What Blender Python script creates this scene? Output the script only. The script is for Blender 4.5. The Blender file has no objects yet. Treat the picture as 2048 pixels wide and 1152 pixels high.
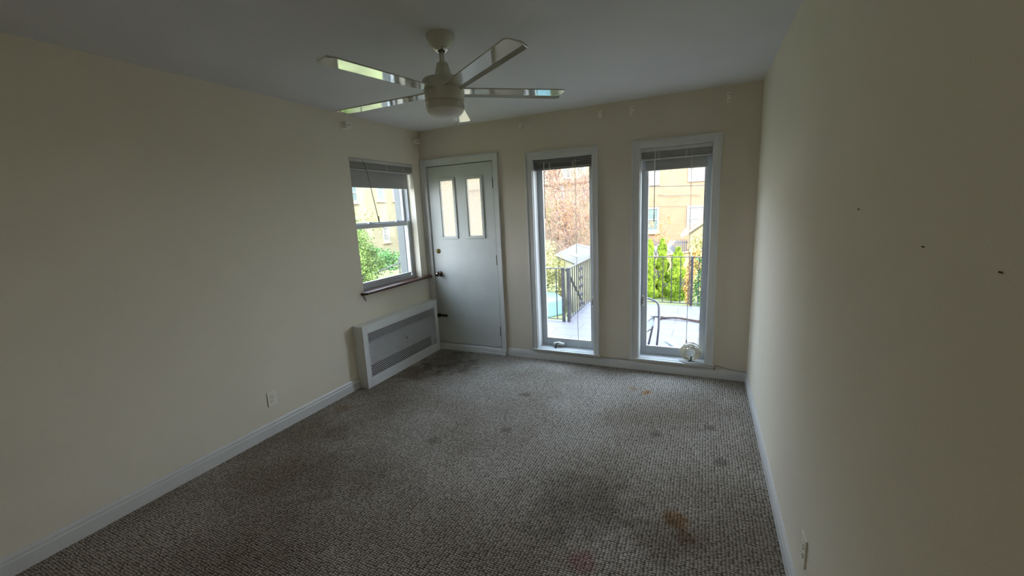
import bpy, bmesh, math, random
from mathutils import Vector, Matrix
random.seed(7)
SC = bpy.context.scene
COL = SC.collection
PI = math.pi

# ------------------------------------------------------------------ camera
YAW, PITCH, ROLL = -0.4360, -0.1850, -0.0477
F_PX = 834.3
cy_, sy_, cp_, sp_ = math.cos(YAW), math.sin(YAW), math.cos(PITCH), math.sin(PITCH)
fw = Vector((sy_*cp_, cy_*cp_, sp_)); rt0 = Vector((cy_, -sy_, 0)); up0 = rt0.cross(fw)
rt = math.cos(ROLL)*rt0 + math.sin(ROLL)*up0
up = -math.sin(ROLL)*rt0 + math.cos(ROLL)*up0
cd = bpy.data.cameras.new('camera'); cam = bpy.data.objects.new('camera', cd); COL.objects.link(cam)
cam.matrix_world = Matrix(((rt.x, up.x, -fw.x, 2.872), (rt.y, up.y, -fw.y, -3.925), (rt.z, up.z, -fw.z, 1.56), (0, 0, 0, 1)))
cd.sensor_width = 36.0; cd.lens = 36.0*F_PX/2048.0; cd.clip_start = 0.02; cd.clip_end = 300
SC.camera = cam

# ------------------------------------------------------------------ world, sun, exposure
w = bpy.data.worlds.new('sky'); SC.world = w; w.use_nodes = True
nt = w.node_tree; nt.nodes.clear()
wo = nt.nodes.new('ShaderNodeOutputWorld'); bg = nt.nodes.new('ShaderNodeBackground')
tc = nt.nodes.new('ShaderNodeTexCoord'); sx = nt.nodes.new('ShaderNodeSeparateXYZ'); cr = nt.nodes.new('ShaderNodeValToRGB')
cr.color_ramp.elements[0].position = 0.0; cr.color_ramp.elements[0].color = (0.88, 0.93, 1.0, 1)
cr.color_ramp.elements[1].position = 0.8; cr.color_ramp.elements[1].color = (0.56, 0.76, 1.0, 1)
nt.links.new(tc.outputs['Generated'], sx.inputs[0]); nt.links.new(sx.outputs['Z'], cr.inputs[0])
nt.links.new(cr.outputs[0], bg.inputs['Color']); nt.links.new(bg.outputs[0], wo.inputs['Surface'])
bg.inputs['Strength'].default_value = 8.0
sd = bpy.data.lights.new('sun', 'SUN'); sun = bpy.data.objects.new('sun', sd); COL.objects.link(sun)
sd.energy = 6.0; sd.angle = 0.01; sd.color = (1.0, 0.95, 0.88)
# travels towards -x, +y and down: it strikes the houses across the yards and never enters the room
sun.rotation_euler = Vector((-0.35, 0.80, -0.55)).to_track_quat('-Z', 'Y').to_euler()
SC.view_settings.view_transform = 'Standard'; SC.view_settings.look = 'None'
SC.view_settings.gamma = 1.0; SC.view_settings.use_curve_mapping = False
SC.view_settings.exposure = 0.32
SC.cycles.use_denoising = True
SC.cycles.max_bounces = 12; SC.cycles.diffuse_bounces = 8; SC.cycles.transparent_max_bounces = 24
SC.cycles.sample_clamp_indirect = 6.0
SC.cycles.caustics_reflective = False; SC.cycles.caustics_refractive = False

FILL_EMISSION = 3.6          # emission of the unseen fill lamp added behind the viewer

# ------------------------------------------------------------------ materials
def mat(name, color=(.8, .8, .8), rough=.5, metal=0., spec=.5, bump=None, var=None, coat=0.):
    m = bpy.data.materials.new(name); m.use_nodes = True
    n = m.node_tree; b = n.nodes['Principled BSDF']
    b.inputs['Base Color'].default_value = (*color, 1); b.inputs['Roughness'].default_value = rough
    b.inputs['Metallic'].default_value = metal; b.inputs['Specular IOR Level'].default_value = spec
    b.inputs['Coat Weight'].default_value = coat
    b.inputs['Coat Roughness'].default_value = .03
    t = n.nodes.new('ShaderNodeTexCoord')
    if bump:
        sc, st, dist = bump
        nz = n.nodes.new('ShaderNodeTexNoise'); nz.inputs['Scale'].default_value = sc; nz.inputs['Detail'].default_value = 3
        bp = n.nodes.new('ShaderNodeBump'); bp.inputs['Strength'].default_value = st; bp.inputs['Distance'].default_value = dist
        n.links.new(t.outputs['Object'], nz.inputs['Vector']); n.links.new(nz.outputs['Fac'], bp.inputs['Height'])
        n.links.new(bp.outputs[0], b.inputs['Normal'])
    sc, amt = var if var else (3.0, .06)
    nz = n.nodes.new('ShaderNodeTexNoise'); nz.inputs['Scale'].default_value = sc; nz.inputs['Detail'].default_value = 4
    rp = n.nodes.new('ShaderNodeValToRGB')
    rp.color_ramp.elements[0].position = .3; rp.color_ramp.elements[1].position = .7
    rp.color_ramp.elements[0].color = (*[c*(1-amt) for c in color], 1); rp.color_ramp.elements[1].color = (*[min(1, c*(1+amt)) for c in color], 1)
    n.links.new(t.outputs['Object'], nz.inputs['Vector']); n.links.new(nz.outputs['Fac'], rp.inputs[0]); n.links.new(rp.outputs[0], b.inputs['Base Color'])
    return m

def math_node(n, op, a, b=None, c=None):
    k = n.nodes.new('ShaderNodeMath'); k.operation = op
    for i, v in enumerate((a, b, c)):
        if v is None: continue
        if isinstance(v, (int, float)): k.inputs[i].default_value = v
        else: n.links.new(v, k.inputs[i])
    return k.outputs[0]

def mix_rgb(n, fac, a, b, blend='MIX'):
    k = n.nodes.new('ShaderNodeMix'); k.data_type = 'RGBA'; k.blend_type = blend
    for idx, v in ((0, fac), (6, a), (7, b)):
        if isinstance(v, (int, float)): k.inputs[idx].default_value = v
        elif isinstance(v, tuple): k.inputs[idx].default_value = (*v, 1)
        else: n.links.new(v, k.inputs[idx])
    return k.outputs[2]

def glass_mat(name, tint=(1, 1, 1), refl=1.45):
    m = bpy.data.materials.new(name); m.use_nodes = True; n = m.node_tree; n.nodes.clear()
    o = n.nodes.new('ShaderNodeOutputMaterial'); tr = n.nodes.new('ShaderNodeBsdfTransparent'); gl = n.nodes.new('ShaderNodeBsdfGlossy')
    gl.inputs['Roughness'].default_value = .01; tr.inputs['Color'].default_value = (*tint, 1)
    fr = n.nodes.new('ShaderNodeFresnel'); fr.inputs['IOR'].default_value = refl
    mx = n.nodes.new('ShaderNodeMixShader')
    ge = n.nodes.new('ShaderNodeNewGeometry')   # same reflectance on both faces of the pane
    n.links.new(math_node(n, 'MULTIPLY_ADD', ge.outputs['Backfacing'], 1/refl-refl, refl), fr.inputs['IOR'])
    n.links.new(fr.outputs[0], mx.inputs[0]); n.links.new(tr.outputs[0], mx.inputs[1]); n.links.new(gl.outputs[0], mx.inputs[2]); n.links.new(mx.outputs[0], o.inputs[0])
    return m

def brick_mat(name, c1, c2, mortar, bw=.22, rh=.075, axis='XZ'):
    m = bpy.data.materials.new(name); m.use_nodes = True; n = m.node_tree; b = n.nodes['Principled BSDF']
    t = n.nodes.new('ShaderNodeTexCoord'); s = n.nodes.new('ShaderNodeSeparateXYZ'); c = n.nodes.new('ShaderNodeCombineXYZ')
    n.links.new(t.outputs['Object'], s.inputs[0])
    n.links.new(s.outputs[axis[0]], c.inputs[0]); n.links.new(s.outputs[axis[1]], c.inputs[1])
    k = n.nodes.new('ShaderNodeTexBrick'); k.inputs['Scale'].default_value = 1
    k.inputs['Brick Width'].default_value = bw; k.inputs['Row Height'].default_value = rh; k.inputs['Mortar Size'].default_value = .008
    k.inputs['Color1'].default_value = (*c1, 1); k.inputs['Color2'].default_value = (*c2, 1); k.inputs['Mortar'].default_value = (*mortar, 1)
    n.links.new(c.outputs[0], k.inputs['Vector'])
    nz = n.nodes.new('ShaderNodeTexNoise'); nz.inputs['Scale'].default_value = 1.2; nz.inputs['Detail'].default_value = 5
    n.links.new(t.outputs['Object'], nz.inputs['Vector'])
    col = mix_rgb(n, .25, k.outputs['Color'], nz.outputs['Fac'], 'SOFT_LIGHT')
    n.links.new(col, b.inputs['Base Color']); b.inputs['Roughness'].default_value = .9
    return m

M = {}
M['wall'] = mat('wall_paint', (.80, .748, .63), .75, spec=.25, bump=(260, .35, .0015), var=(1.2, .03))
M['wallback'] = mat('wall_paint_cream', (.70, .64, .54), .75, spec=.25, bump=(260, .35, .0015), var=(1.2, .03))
M['ceiling'] = mat('ceiling_paint', (.74, .735, .755), .85, spec=.2, bump=(180, .4, .002), var=(1.5, .03))
M['trim'] = mat('white_gloss_trim', (.67, .675, .665), .35, bump=(60, .1, .001), var=(6, .03))
M['door'] = mat('white_door_paint', (.60, .625, .60), .42, bump=(90, .15, .001), var=(4, .05))
M['white'] = mat('white_plastic', (.80, .79, .74), .35)
M['vinyl'] = mat('white_vinyl', (.50, .53, .56), .4)
M['ivory'] = mat('ivory_plastic', (.84, .81, .70), .4)
M['fan'] = mat('fan_enamel', (.58, .585, .50), .25, coat=.5)
M['blade'] = mat('fan_blade_gloss', (.46, .46, .37), .04, spec=1.0, coat=1.0, var=(2, .02))
M['blade'].node_tree.nodes['Principled BSDF'].inputs['Coat IOR'].default_value = 2.2
M['dome'] = mat('frosted_dome', (.80, .79, .76), .5)
M['chrome'] = mat('chrome', (.8, .78, .74), .12, metal=1)
M['brass'] = mat('brass', (.72, .55, .28), .16, metal=1)
M['knob'] = mat('dark_nickel', (.20, .165, .14), .12, metal=1)
M['black'] = mat('black_plastic', (.02, .02, .02), .4)
M['darkmetal'] = mat('dark_bronze', (.04, .035, .03), .4, metal=.5)
M['hinge'] = mat('grey_hinge', (.20, .19, .17), .4, metal=.6)
M['sill'] = mat('reddish_brown_wood', (.085, .028, .018), .28, bump=(30, .2, .001), var=(14, .35))
M['radmetal'] = mat('white_enamelled_metal', (.76, .785, .78), .35, var=(6, .03))
M['fins'] = mat('radiator_iron', (.55, .57, .57), .5)
M['cavity_shade'] = mat('radiator_painted_shade', (.06, .06, .055), .9)  # near-black tone puts the shade behind the grille into the colour
M['blind'] = mat('grey_blind', (.36, .36, .34), .45)
M['blindrail'] = mat('blind_rail', (.60, .60, .58), .4)
M['blinddark'] = mat('dark_blind', (.17, .155, .15), .5)
M['shade'] = mat('grey_shade_fabric', (.42, .42, .42), .85, bump=(400, .2, .001))
M['cord'] = mat('cord', (.75, .74, .68), .6)
M['cable'] = mat('cream_cable', (.70, .66, .55), .4, var=(12, .35))
M['greycable'] = mat('grey_cable', (.26, .25, .23), .5)
M['paint_flake'] = mat('paint_flake', (.40, .38, .33), .8)
M['glass'] = glass_mat('window_glass')
M['rail'] = mat('grey_iron_railing', (.07, .068, .075), .5, metal=.2, var=(15, .3))
M['alu'] = mat('grey_metal_tube', (.16, .16, .175), .35, metal=.5)
M['cushion'] = mat('blue_grey_sling', (.30, .34, .40), .8, bump=(90, .5, .003), var=(40, .25))
M['branch'] = mat('dead_branch_bark', (.10, .065, .055), .9, bump=(60, .8, .004), var=(20, .4))
M['bark'] = mat('tree_bark', (.20, .14, .11), .9, bump=(30, .8, .01), var=(6, .35))
M['twig'] = mat('reddish_twig', (.27, .165, .12), .85, var=(3, .4))
M['leaf'] = mat('green_leaf', (.13, .20, .045), .7, var=(2.0, .7))
M['leaf_y'] = mat('yellow_green_leaf', (.34, .31, .11), .6, var=(2.5, .4))
M['cedar'] = mat('cedar_green', (.25, .36, .035), .7, var=(9, .55))
M['ivy'] = mat('ivy_leaf', (.07, .19, .04), .45, var=(12, .7))
M['orangeleaf'] = mat('orange_leaf', (.55, .22, .05), .6, var=(6, .4))
M['goldgrass'] = mat('golden_grass', (.50, .30, .09), .8, var=(8, .4))
M['lawn'] = mat('lawn', (.20, .205, .08), .95, bump=(40, .8, .03), var=(1.2, .45))
M['brick_o'] = brick_mat('orange_tan_brick', (.28, .172, .096), (.24, .142, .076), (.31, .22, .145))
M['brick_y'] = brick_mat('yellow_tan_brick', (.235, .175, .110), (.20, .15, .095), (.26, .215, .155))
M['brick_l'] = brick_mat('pale_yellow_brick', (.27, .225, .135), (.235, .195, .112), (.29, .26, .18), axis='YZ')
M['extwhite'] = mat('exterior_white', (.29, .29, .29), .6)
M['extgrey'] = mat('grey_aluminium_trim', (.13, .14, .14), .5)
M['house_out'] = mat('own_house_brick', (.30, .20, .14), .9, var=(4, .2))
M['wglass'] = mat('far_window_glass', (.13, .17, .155), .25, spec=.3)
M['wshade'] = mat('far_window_shade', (.22, .205, .185), .6)
M['stone'] = mat('stone_sill', (.40, .30, .20), .8)
M['roofgrey'] = mat('pale_grey_roofing', (.105, .090, .068), .7, var=(2, .08))
M['shingle'] = mat('pinkish_shingle', (.30, .17, .13), .9, bump=(50, .8, .01), var=(30, .3))
M['siding'] = mat('cream_siding', (.27, .24, .15), .7)
M['fencewood'] = mat('tan_fence_wood', (.40, .29, .15), .85, var=(10, .3))
M['carpaint'] = mat('silver_car_paint', (.30, .30, .32), .25, metal=.5)
M['carglass'] = mat('car_glass', (.05, .06, .07), .08)
M['tyre'] = mat('tyre', (.03, .03, .03), .8)
M['bluetarp'] = mat('light_blue_plastic', (.20, .36, .42), .5)
M['rock'] = mat('garden_rock', (.36, .31, .27), .9, bump=(12, .8, .03), var=(5, .4))
M['aqua'] = mat('pale_aqua_plastic', (.50, .62, .60), .4)
M['wire'] = mat('utility_wire', (.06, .06, .06), .6)

def tile_mat():
    m = bpy.data.materials.new('pale_terrace_tiles'); m.use_nodes = True; n = m.node_tree; b = n.nodes['Principled BSDF']
    t = n.nodes.new('ShaderNodeTexCoord'); mp = n.nodes.new('ShaderNodeMapping')
    mp.inputs['Location'].default_value = (-.14+.6, 0, 0)
    k = n.nodes.new('ShaderNodeTexBrick'); k.inputs['Scale'].default_value = 1
    k.inputs['Brick Width'].default_value = .6; k.inputs['Row Height'].default_value = .298; k.inputs['Mortar Size'].default_value = .004; k.inputs['Mortar Smooth'].default_value = 0
    k.inputs['Color1'].default_value = (.17, .155, .172, 1); k.inputs['Color2'].default_value = (.16, .148, .163, 1); k.inputs['Mortar'].default_value = (.055, .05, .06, 1)
    n.links.new(t.outputs['Object'], mp.inputs[0]); n.links.new(mp.outputs[0], k.inputs['Vector']); n.links.new(k.outputs['Color'], b.inputs['Base Color'])
    b.inputs['Roughness'].default_value = .55
    return m
M['tiles'] = tile_mat()

def carpet_mat():
    m = bpy.data.materials.new('berber_carpet'); m.use_nodes = True; n = m.node_tree; b = n.nodes['Principled BSDF']
    t = n.nodes.new('ShaderNodeTexCoord'); P = t.outputs['Object']
    # looped rows: cells about 13 x 9 mm, wobbling
    wob = n.nodes.new('ShaderNodeTexNoise'); wob.inputs['Scale'].default_value = 14; wob.inputs['Detail'].default_value = 2
    n.links.new(P, wob.inputs['Vector'])
    ad = n.nodes.new('ShaderNodeVectorMath'); ad.operation = 'MULTIPLY_ADD'
    n.links.new(wob.outputs['Color'], ad.inputs[0]); ad.inputs[1].default_value = (.012, .012, 0); n.links.new(P, ad.inputs[2])
    mp = n.nodes.new('ShaderNodeMapping'); mp.inputs['Scale'].default_value = (62, 90, 1); n.links.new(ad.outputs[0], mp.inputs[0])
    vo = n.nodes.new('ShaderNodeTexVoronoi'); vo.voronoi_dimensions = '2D'; vo.inputs['Scale'].default_value = 1; vo.inputs['Randomness'].default_value = .36
    n.links.new(mp.outputs[0], vo.inputs['Vector'])
    d = vo.outputs['Distance']
    rp = n.nodes.new('ShaderNodeValToRGB'); n.links.new(d, rp.inputs[0])
    e = rp.color_ramp.elements
    e[0].position = .12; e[0].color = (.53, .48, .425, 1); e[1].position = .62; e[1].color = (.10, .087, .070, 1)
    # per-loop tone
    sv = n.nodes.new('ShaderNodeSeparateColor'); n.links.new(vo.outputs['Color'], sv.inputs[0])
    tone = mix_rgb(n, .35, rp.outputs[0], sv.outputs[0], 'SOFT_LIGHT')
    # large soft wear
    big = n.nodes.new('ShaderNodeTexNoise'); big.inputs['Scale'].default_value = 1.3; big.inputs['Detail'].default_value = 5; n.links.new(P, big.inputs['Vector'])
    br = n.nodes.new('ShaderNodeValToRGB'); n.links.new(big.outputs['Fac'], br.inputs[0])
    br.color_ramp.elements[0].position = .35; br.color_ramp.elements[0].color = (.66, .62, .56, 1)
    br.color_ramp.elements[1].position = .62; br.color_ramp.elements[1].color = (1, 1, 1, 1)
    col = mix_rgb(n, 1.0, tone, br.outputs[0], 'MULTIPLY')
    # stains: (x, y, radius, colour, strength)
    st = [(2.475, -.50, .055, (.42, .22, .05), .75), (2.36, -.46, .05, (.40, .25, .10), .35),
          (2.80, -1.94, .07, (.33, .19, .05), .7), (2.83, -2.04, .05, (.28, .17, .06), .5),
          (2.42, -2.36, .07, (.34, .10, .09), .45), (2.60, -2.42, .04, (.25, .06, .05), .4),
          (.42, -.35, .30, (.09, .07, .05), .55), (.30, -.75, .22, (.14, .08, .05), .5),
          (.62, -.50, .20, (.10, .08, .06), .4), (1.52, -.87, .05, (.10, .09, .08), .5), (1.62, -1.45, .04, (.10, .09, .08), .45),
          (2.95, -.95, .05, (.12, .11, .10), .55), (3.0, -1.35, .05, (.12, .11, .10), .5), (2.62, -1.15, .04, (.12, .11, .10), .5),
          (2.75, -2.1, .16, (.12, .09, .06), .35), (2.3, -2.0, .28, (.10, .085, .06), .4), (.18, -1.60, .07, (.30, .14, .05), .35), (.45, -1.9, .12, (.12, .09, .05), .35),
          (.9, -2.2, .3, (.14, .11, .07), .3), (1.2, -1.75, .05, (.08, .07, .06), .4)]
    wn = n.nodes.new('ShaderNodeTexNoise'); wn.inputs['Scale'].default_value = 9; wn.inputs['Detail'].default_value = 4; n.links.new(P, wn.inputs['Vector'])
    for x, y, r, c, s in st:
        vd = n.nodes.new('ShaderNodeVectorMath'); vd.operation = 'DISTANCE'; n.links.new(P, vd.inputs[0]); vd.inputs[1].default_value = (x, y, 0)
        dd = math_node(n, 'MULTIPLY_ADD', math_node(n, 'SUBTRACT', wn.outputs['Fac'], .5), r*2.2, vd.outputs['Value'])
        mr = n.nodes.new('ShaderNodeMapRange'); mr.interpolation_type = 'SMOOTHSTEP'
        n.links.new(dd, mr.inputs[0]); mr.inputs[1].default_value = r*.45; mr.inputs[2].default_value = r*1.35
        mr.inputs[3].default_value = s; mr.inputs[4].default_value = 0
        # tint the loops, keep the weave
        tint = mix_rgb(n, 1.0, col, tuple(min(1, q*2.2) for q in c), 'MULTIPLY')
        col = mix_rgb(n, mr.outputs[0], col, tint)
    n.links.new(col, b.inputs['Base Color']); b.inputs['Roughness'].default_value = .95; b.inputs['Specular IOR Level'].default_value = .15
    bp = n.nodes.new('ShaderNodeBump'); bp.invert = True; bp.inputs['Strength'].default_value = .8; bp.inputs['Distance'].default_value = .006
    n.links.new(d, bp.inputs['Height']); n.links.new(bp.outputs[0], b.inputs['Normal'])
    return m
M['carpet'] = carpet_mat()

def perforated_mat():
    # a sheet punched with staggered round holes
    m = bpy.data.materials.new('perforated_sheet'); m.use_nodes = True; n = m.node_tree; b = n.nodes['Principled BSDF']; o = n.nodes['Material Output']
    b.inputs['Base Color'].default_value = (.78, .80, .80, 1); b.inputs['Roughness'].default_value = .4
    t = n.nodes.new('ShaderNodeTexCoord'); s = n.nodes.new('ShaderNodeSeparateXYZ'); n.links.new(t.outputs['Object'], s.inputs[0])
    p = .025
    def cell(offy, offz):
        a = math_node(n, 'PINGPONG', math_node(n, 'ADD', s.outputs['Y'], 10+offy), p/2)
        c = math_node(n, 'PINGPONG', math_node(n, 'ADD', s.outputs['Z'], 10+offz), p/2)
        return math_node(n, 'SQRT', math_node(n, 'ADD', math_node(n, 'MULTIPLY', a, a), math_node(n, 'MULTIPLY', c, c)))
    d = math_node(n, 'MINIMUM', cell(0, 0), cell(p/2, p/2))
    hole = math_node(n, 'LESS_THAN', d, .0078)
    tr = n.nodes.new('ShaderNodeBsdfTransparent'); mx = n.nodes.new('ShaderNodeMixShader')
    n.links.new(hole, mx.inputs[0]); n.links.new(b.outputs[0], mx.inputs[1]); n.links.new(tr.outputs[0], mx.inputs[2]); n.links.new(mx.outputs[0], o.inputs[0])
    return m
M['perf'] = perforated_mat()

def privacy_glass():
    m = bpy.data.materials.new('patterned_door_glass'); m.use_nodes = True; n = m.node_tree; n.nodes.clear()
    o = n.nodes.new('ShaderNodeOutputMaterial'); tr = n.nodes.new('ShaderNodeBsdfTransparent'); tl = n.nodes.new('ShaderNodeBsdfTranslucent')
    tl.inputs['Color'].default_value = (.46, .39, .33, 1); tr.inputs['Color'].default_value = (1, .97, .92, 1)
    t = n.nodes.new('ShaderNodeTexCoord'); s = n.nodes.new('ShaderNodeSeparateXYZ'); n.links.new(t.outputs['Object'], s.inputs[0])
    p = .024
    u = math_node(n, 'PINGPONG', math_node(n, 'ADD', math_node(n, 'ADD', s.outputs['X'], math_node(n, 'MULTIPLY', s.outputs['Z'], .55)), 10), p/2)
    v = math_node(n, 'PINGPONG', math_node(n, 'ADD', math_node(n, 'SUBTRACT', s.outputs['X'], math_node(n, 'MULTIPLY', s.outputs['Z'], .55)), 10), p/2)
    f = math_node(n, 'LESS_THAN', math_node(n, 'MINIMUM', u, v), .0022)
    fac = math_node(n, 'MULTIPLY_ADD', f, .30, .40)
    mx = n.nodes.new('ShaderNodeMixShader')
    n.links.new(fac, mx.inputs[0]); n.links.new(tr.outputs[0], mx.inputs[1]); n.links.new(tl.outputs[0], mx.inputs[2]); n.links.new(mx.outputs[0], o.inputs[0])
    return m
M['doorglass'] = privacy_glass()

# ------------------------------------------------------------------ helpers
class MB:
    def __init__(s): s.v = []; s.f = []; s.sm = []
    def add(s, vs, fs, smooth=False):
        o = len(s.v); s.v += [tuple(p) for p in vs]; s.f += [tuple(i+o for i in q) for q in fs]; s.sm += [smooth]*len(fs); return s
    def box(s, x0, x1, y0, y1, z0, z1, mtx=None):
        vs = [Vector((x, y, z)) for z in (z0, z1) for y in (y0, y1) for x in (x0, x1)]
        if mtx: vs = [mtx @ p for p in vs]
        return s.add(vs, [(0, 2, 3, 1), (4, 5, 7, 6), (0, 1, 5, 4), (2, 6, 7, 3), (0, 4, 6, 2), (1, 3, 7, 5)])
    def bar(s, a, b, w, h=None, upv=(0, 0, 1)):
        a = Vector(a); b = Vector(b); h = h or w; d = (b-a); L = d.length; d.normalize()
        u = Vector(upv); 
        if abs(d.dot(u)) > .99: u = Vector((1, 0, 0))
        r = d.cross(u).normalized(); u = r.cross(d).normalized()
        vs = [p + r*i*w/2 + u*j*h/2 for p in (a, b) for (i, j) in ((-1, -1), (1, -1), (1, 1), (-1, 1))]
        return s.add(vs, [(0, 1, 2, 3), (7, 6, 5, 4), (0, 4, 5, 1), (1, 5, 6, 2), (2, 6, 7, 3), (3, 7, 4, 0)])
    def tube(s, pts, r, n=8, closed=False, radii=None):
        pts = [Vector(p) for p in pts]; N = len(pts); vs = []; fs = []
        ref = Vector((0, 0, 1)); prev = None
        for i, p in enumerate(pts):
            if closed: d = (pts[(i+1) % N]-pts[i-1])
            else: d = pts[min(i+1, N-1)]-pts[max(i-1, 0)]
            d.normalize()
            if prev is None:
                u = ref if abs(d.dot(ref)) < .95 else Vector((1, 0, 0)); u = (u-d*u.dot(d)).normalized()
            else:
                u = (prev-d*prev.dot(d))
                u = u.normalized() if u.length > 1e-6 else Vector((1, 0, 0))
            prev = u; v = d.cross(u); rr = radii[i] if radii else r
            vs += [p+(u*math.cos(2*PI*k/n)+v*math.sin(2*PI*k/n))*rr for k in range(n)]
        for i in range(N if closed else N-1):
            j = (i+1) % N
            fs += [(i*n+k, i*n+(k+1) % n, j*n+(k+1) % n, j*n+k) for k in range(n)]
        s.add(vs, fs, True)
        if not closed: s.add(vs[:n], [tuple(range(n))[::-1]]); s.add(vs[-n:], [tuple(range(n))])
        return s
    def lathe(s, prof, c=(0, 0, 0), n=40, mtx=None):
        vs = []; fs = []
        for r, z in prof:
            for k in range(n):
                p = Vector((r*math.cos(2*PI*k/n), r*math.sin(2*PI*k/n), z))
                if mtx: p = mtx @ p
                vs.append(p+Vector(c))
        for i in range(len(prof)-1):
            fs += [(i*n+k, i*n+(k+1) % n, (i+1)*n+(k+1) % n, (i+1)*n+k) for k in range(n)]
        return s.add(vs, fs, True)
    def prism(s, outline, z0, z1, mtx=None):
        n = len(outline); vs = [Vector((x, y, z)) for z in (z0, z1) for x, y in outline]
        if mtx: vs = [mtx @ p for p in vs]
        return s.add(vs, [tuple(range(n))[::-1], tuple(range(n, 2*n))] + [(i, (i+1) % n, n+(i+1) % n, n+i) for i in range(n)])
    def quad(s, a, b, c, d): return s.add([a, b, c, d], [(0, 1, 2, 3)])
    def leaf(s, p, size, normal=None):
        nrm = Vector((random.gauss(0, 1), random.gauss(0, 1), random.gauss(0, 1))) if normal is None else Vector(normal)+Vector((random.gauss(0, .5), random.gauss(0, .5), random.gauss(0, .5)))
        nrm.normalize(); t = nrm.orthogonal().normalized(); t.rotate(Matrix.Rotation(random.uniform(0, 6.28), 3, nrm)); b = nrm.cross(t); p = Vector(p)
        return s.add([p-t*size, p+b*size*.45, p+t*size, p-b*size*.45], [(0, 1, 2, 3)])
    def build(s, name, m, parent=None, bevel=0., seg=2, loc=None):
        me = bpy.data.meshes.new(name); vs = s.v
        if loc is not None: vs = [(x-loc[0], y-loc[1], z-loc[2]) for x, y, z in vs]
        me.from_pydata(vs, [], s.f); me.materials.append(m if not isinstance(m, str) else M[m])
        me.polygons.foreach_set('use_smooth', s.sm); me.update()
        bm = bmesh.new(); bm.from_mesh(me); bmesh.ops.remove_doubles(bm, verts=bm.verts, dist=1e-5) if any(s.sm) and len(s.v) < 60000 else None
        if len(s.v) < 60000: bmesh.ops.recalc_face_normals(bm, faces=bm.faces)
        bm.to_mesh(me); bm.free()
        o = bpy.data.objects.new(name, me); COL.objects.link(o)
        if loc is not None: o.location = loc
        if parent is not None:
            o.parent = parent
            # children keep world coordinates: offset by the parent's place
            if loc is None: o.location = tuple(-c for c in parent_world(parent))
        if bevel:
            b = o.modifiers.new('bevel', 'BEVEL'); b.width = bevel; b.segments = seg; b.limit_method = 'ANGLE'; b.angle_limit = .6
        return o
PW = {}
def parent_world(p):
    l = Vector(p.location)
    while p.parent is not None:
        p = p.parent; l += Vector(p.location)
    return l

def tag(o, label=None, cat=None, group=None, kind=None):
    if label: o['label'] = label
    if cat: o['category'] = cat
    if group: o['group'] = group
    if kind: o['kind'] = kind
    return o
def thing(name, label, cat, loc=(0, 0, 0), group=None, kind=None):
    o = bpy.data.objects.new(name, None); COL.objects.link(o); o.location = loc; o.empty_display_size = .05
    return tag(o, label, cat, group, kind)
def copy_tree(o, parent=None):
    c = o.copy(); COL.objects.link(c)
    if parent is not None: c.parent = parent
    for ch in list(o.children): copy_tree(ch, c)
    return c

# ------------------------------------------------------------------ room shell
W, H, YB = 3.245, 2.442, -4.75
T = .25
def holed_wall(name, m, umin, umax, zmin, zmax, holes, to3, depth, label, out_extra=None):
    """wall in (u,z) with rectangular holes; to3(u,d,z) maps to the world, d in 0..depth"""
    us = sorted({umin, umax, *[h[0] for h in holes], *[h[1] for h in holes]})
    zs = sorted({zmin, zmax, *[h[2] for h in holes], *[h[3] for h in holes]})
    def inside(u, z): return any(h[0] < u < h[1] and h[2] < z < h[3] for h in holes)
    b = MB()
    for i in range(len(us)-1):
        for j in range(len(zs)-1):
            u0, u1, z0, z1 = us[i], us[i+1], zs[j], zs[j+1]
            if inside((u0+u1)/2, (z0+z1)/2): continue
            for d in (0, depth): b.quad(to3(u0, d, z0), to3(u1, d, z0), to3(u1, d, z1), to3(u0, d, z1))
            for (a0, a1, c0, c1, mu, mz) in ((u0, u0, z0, z1, u0-1e-3, (z0+z1)/2), (u1, u1, z0, z1, u1+1e-3, (z0+z1)/2), (u0, u1, z0, z0, (u0+u1)/2, z0-1e-3), (u0, u1, z1, z1, (u0+u1)/2, z1+1e-3)):
                if inside(mu, mz) or mu < umin or mu > umax or mz < zmin or mz > zmax:
                    b.quad(to3(a0, 0, c0), to3(a1, 0, c1), to3(a1, depth, c1), to3(a0, depth, c0))
    me_o = b.build(name, m)
    bm = bmesh.new(); bm.from_mesh(me_o.data); bmesh.ops.remove_doubles(bm, verts=bm.verts, dist=1e-5); bmesh.ops.recalc_face_normals(bm, faces=bm.faces); bm.to_mesh(me_o.data); bm.free()
    return tag(me_o, label, 'wall', kind='structure')

HD = (.065, .90, .0, 2.075)
H1 = (1.32, 1.915, .112, 2.03)
H2 = (2.335, 2.918, .118, 2.036)
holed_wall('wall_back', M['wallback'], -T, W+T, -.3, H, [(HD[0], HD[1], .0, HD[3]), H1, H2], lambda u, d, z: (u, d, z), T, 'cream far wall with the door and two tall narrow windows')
HL = (-1.035, -.145, .845, 2.085)
holed_wall('wall_left', M['wall'], YB, 0, -.3, H, [HL], lambda u, d, z: (-d, u, z), T, 'long off-white left wall with the recessed window')
tag(MB().box(W, W+T, YB, 0, -.3, H).build('wall_right', M['wall']), 'bare off-white right wall', 'wall', kind='structure')
tag(MB().box(-T, W+T, YB-T, YB, -.3, H).build('wall_front', M['wall']), 'off-white wall behind the viewer', 'wall', kind='structure')
tag(MB().box(-T, W+T, YB-T, T, H, H+.3).build('ceiling', M['ceiling']), 'flat off-white ceiling', 'ceiling', kind='structure')
tag(MB().box(0, W, YB, 0, -.3, 0).build('floor', M['carpet']), 'grey-brown looped carpet with worn and stained spots', 'floor', kind='structure')

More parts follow.
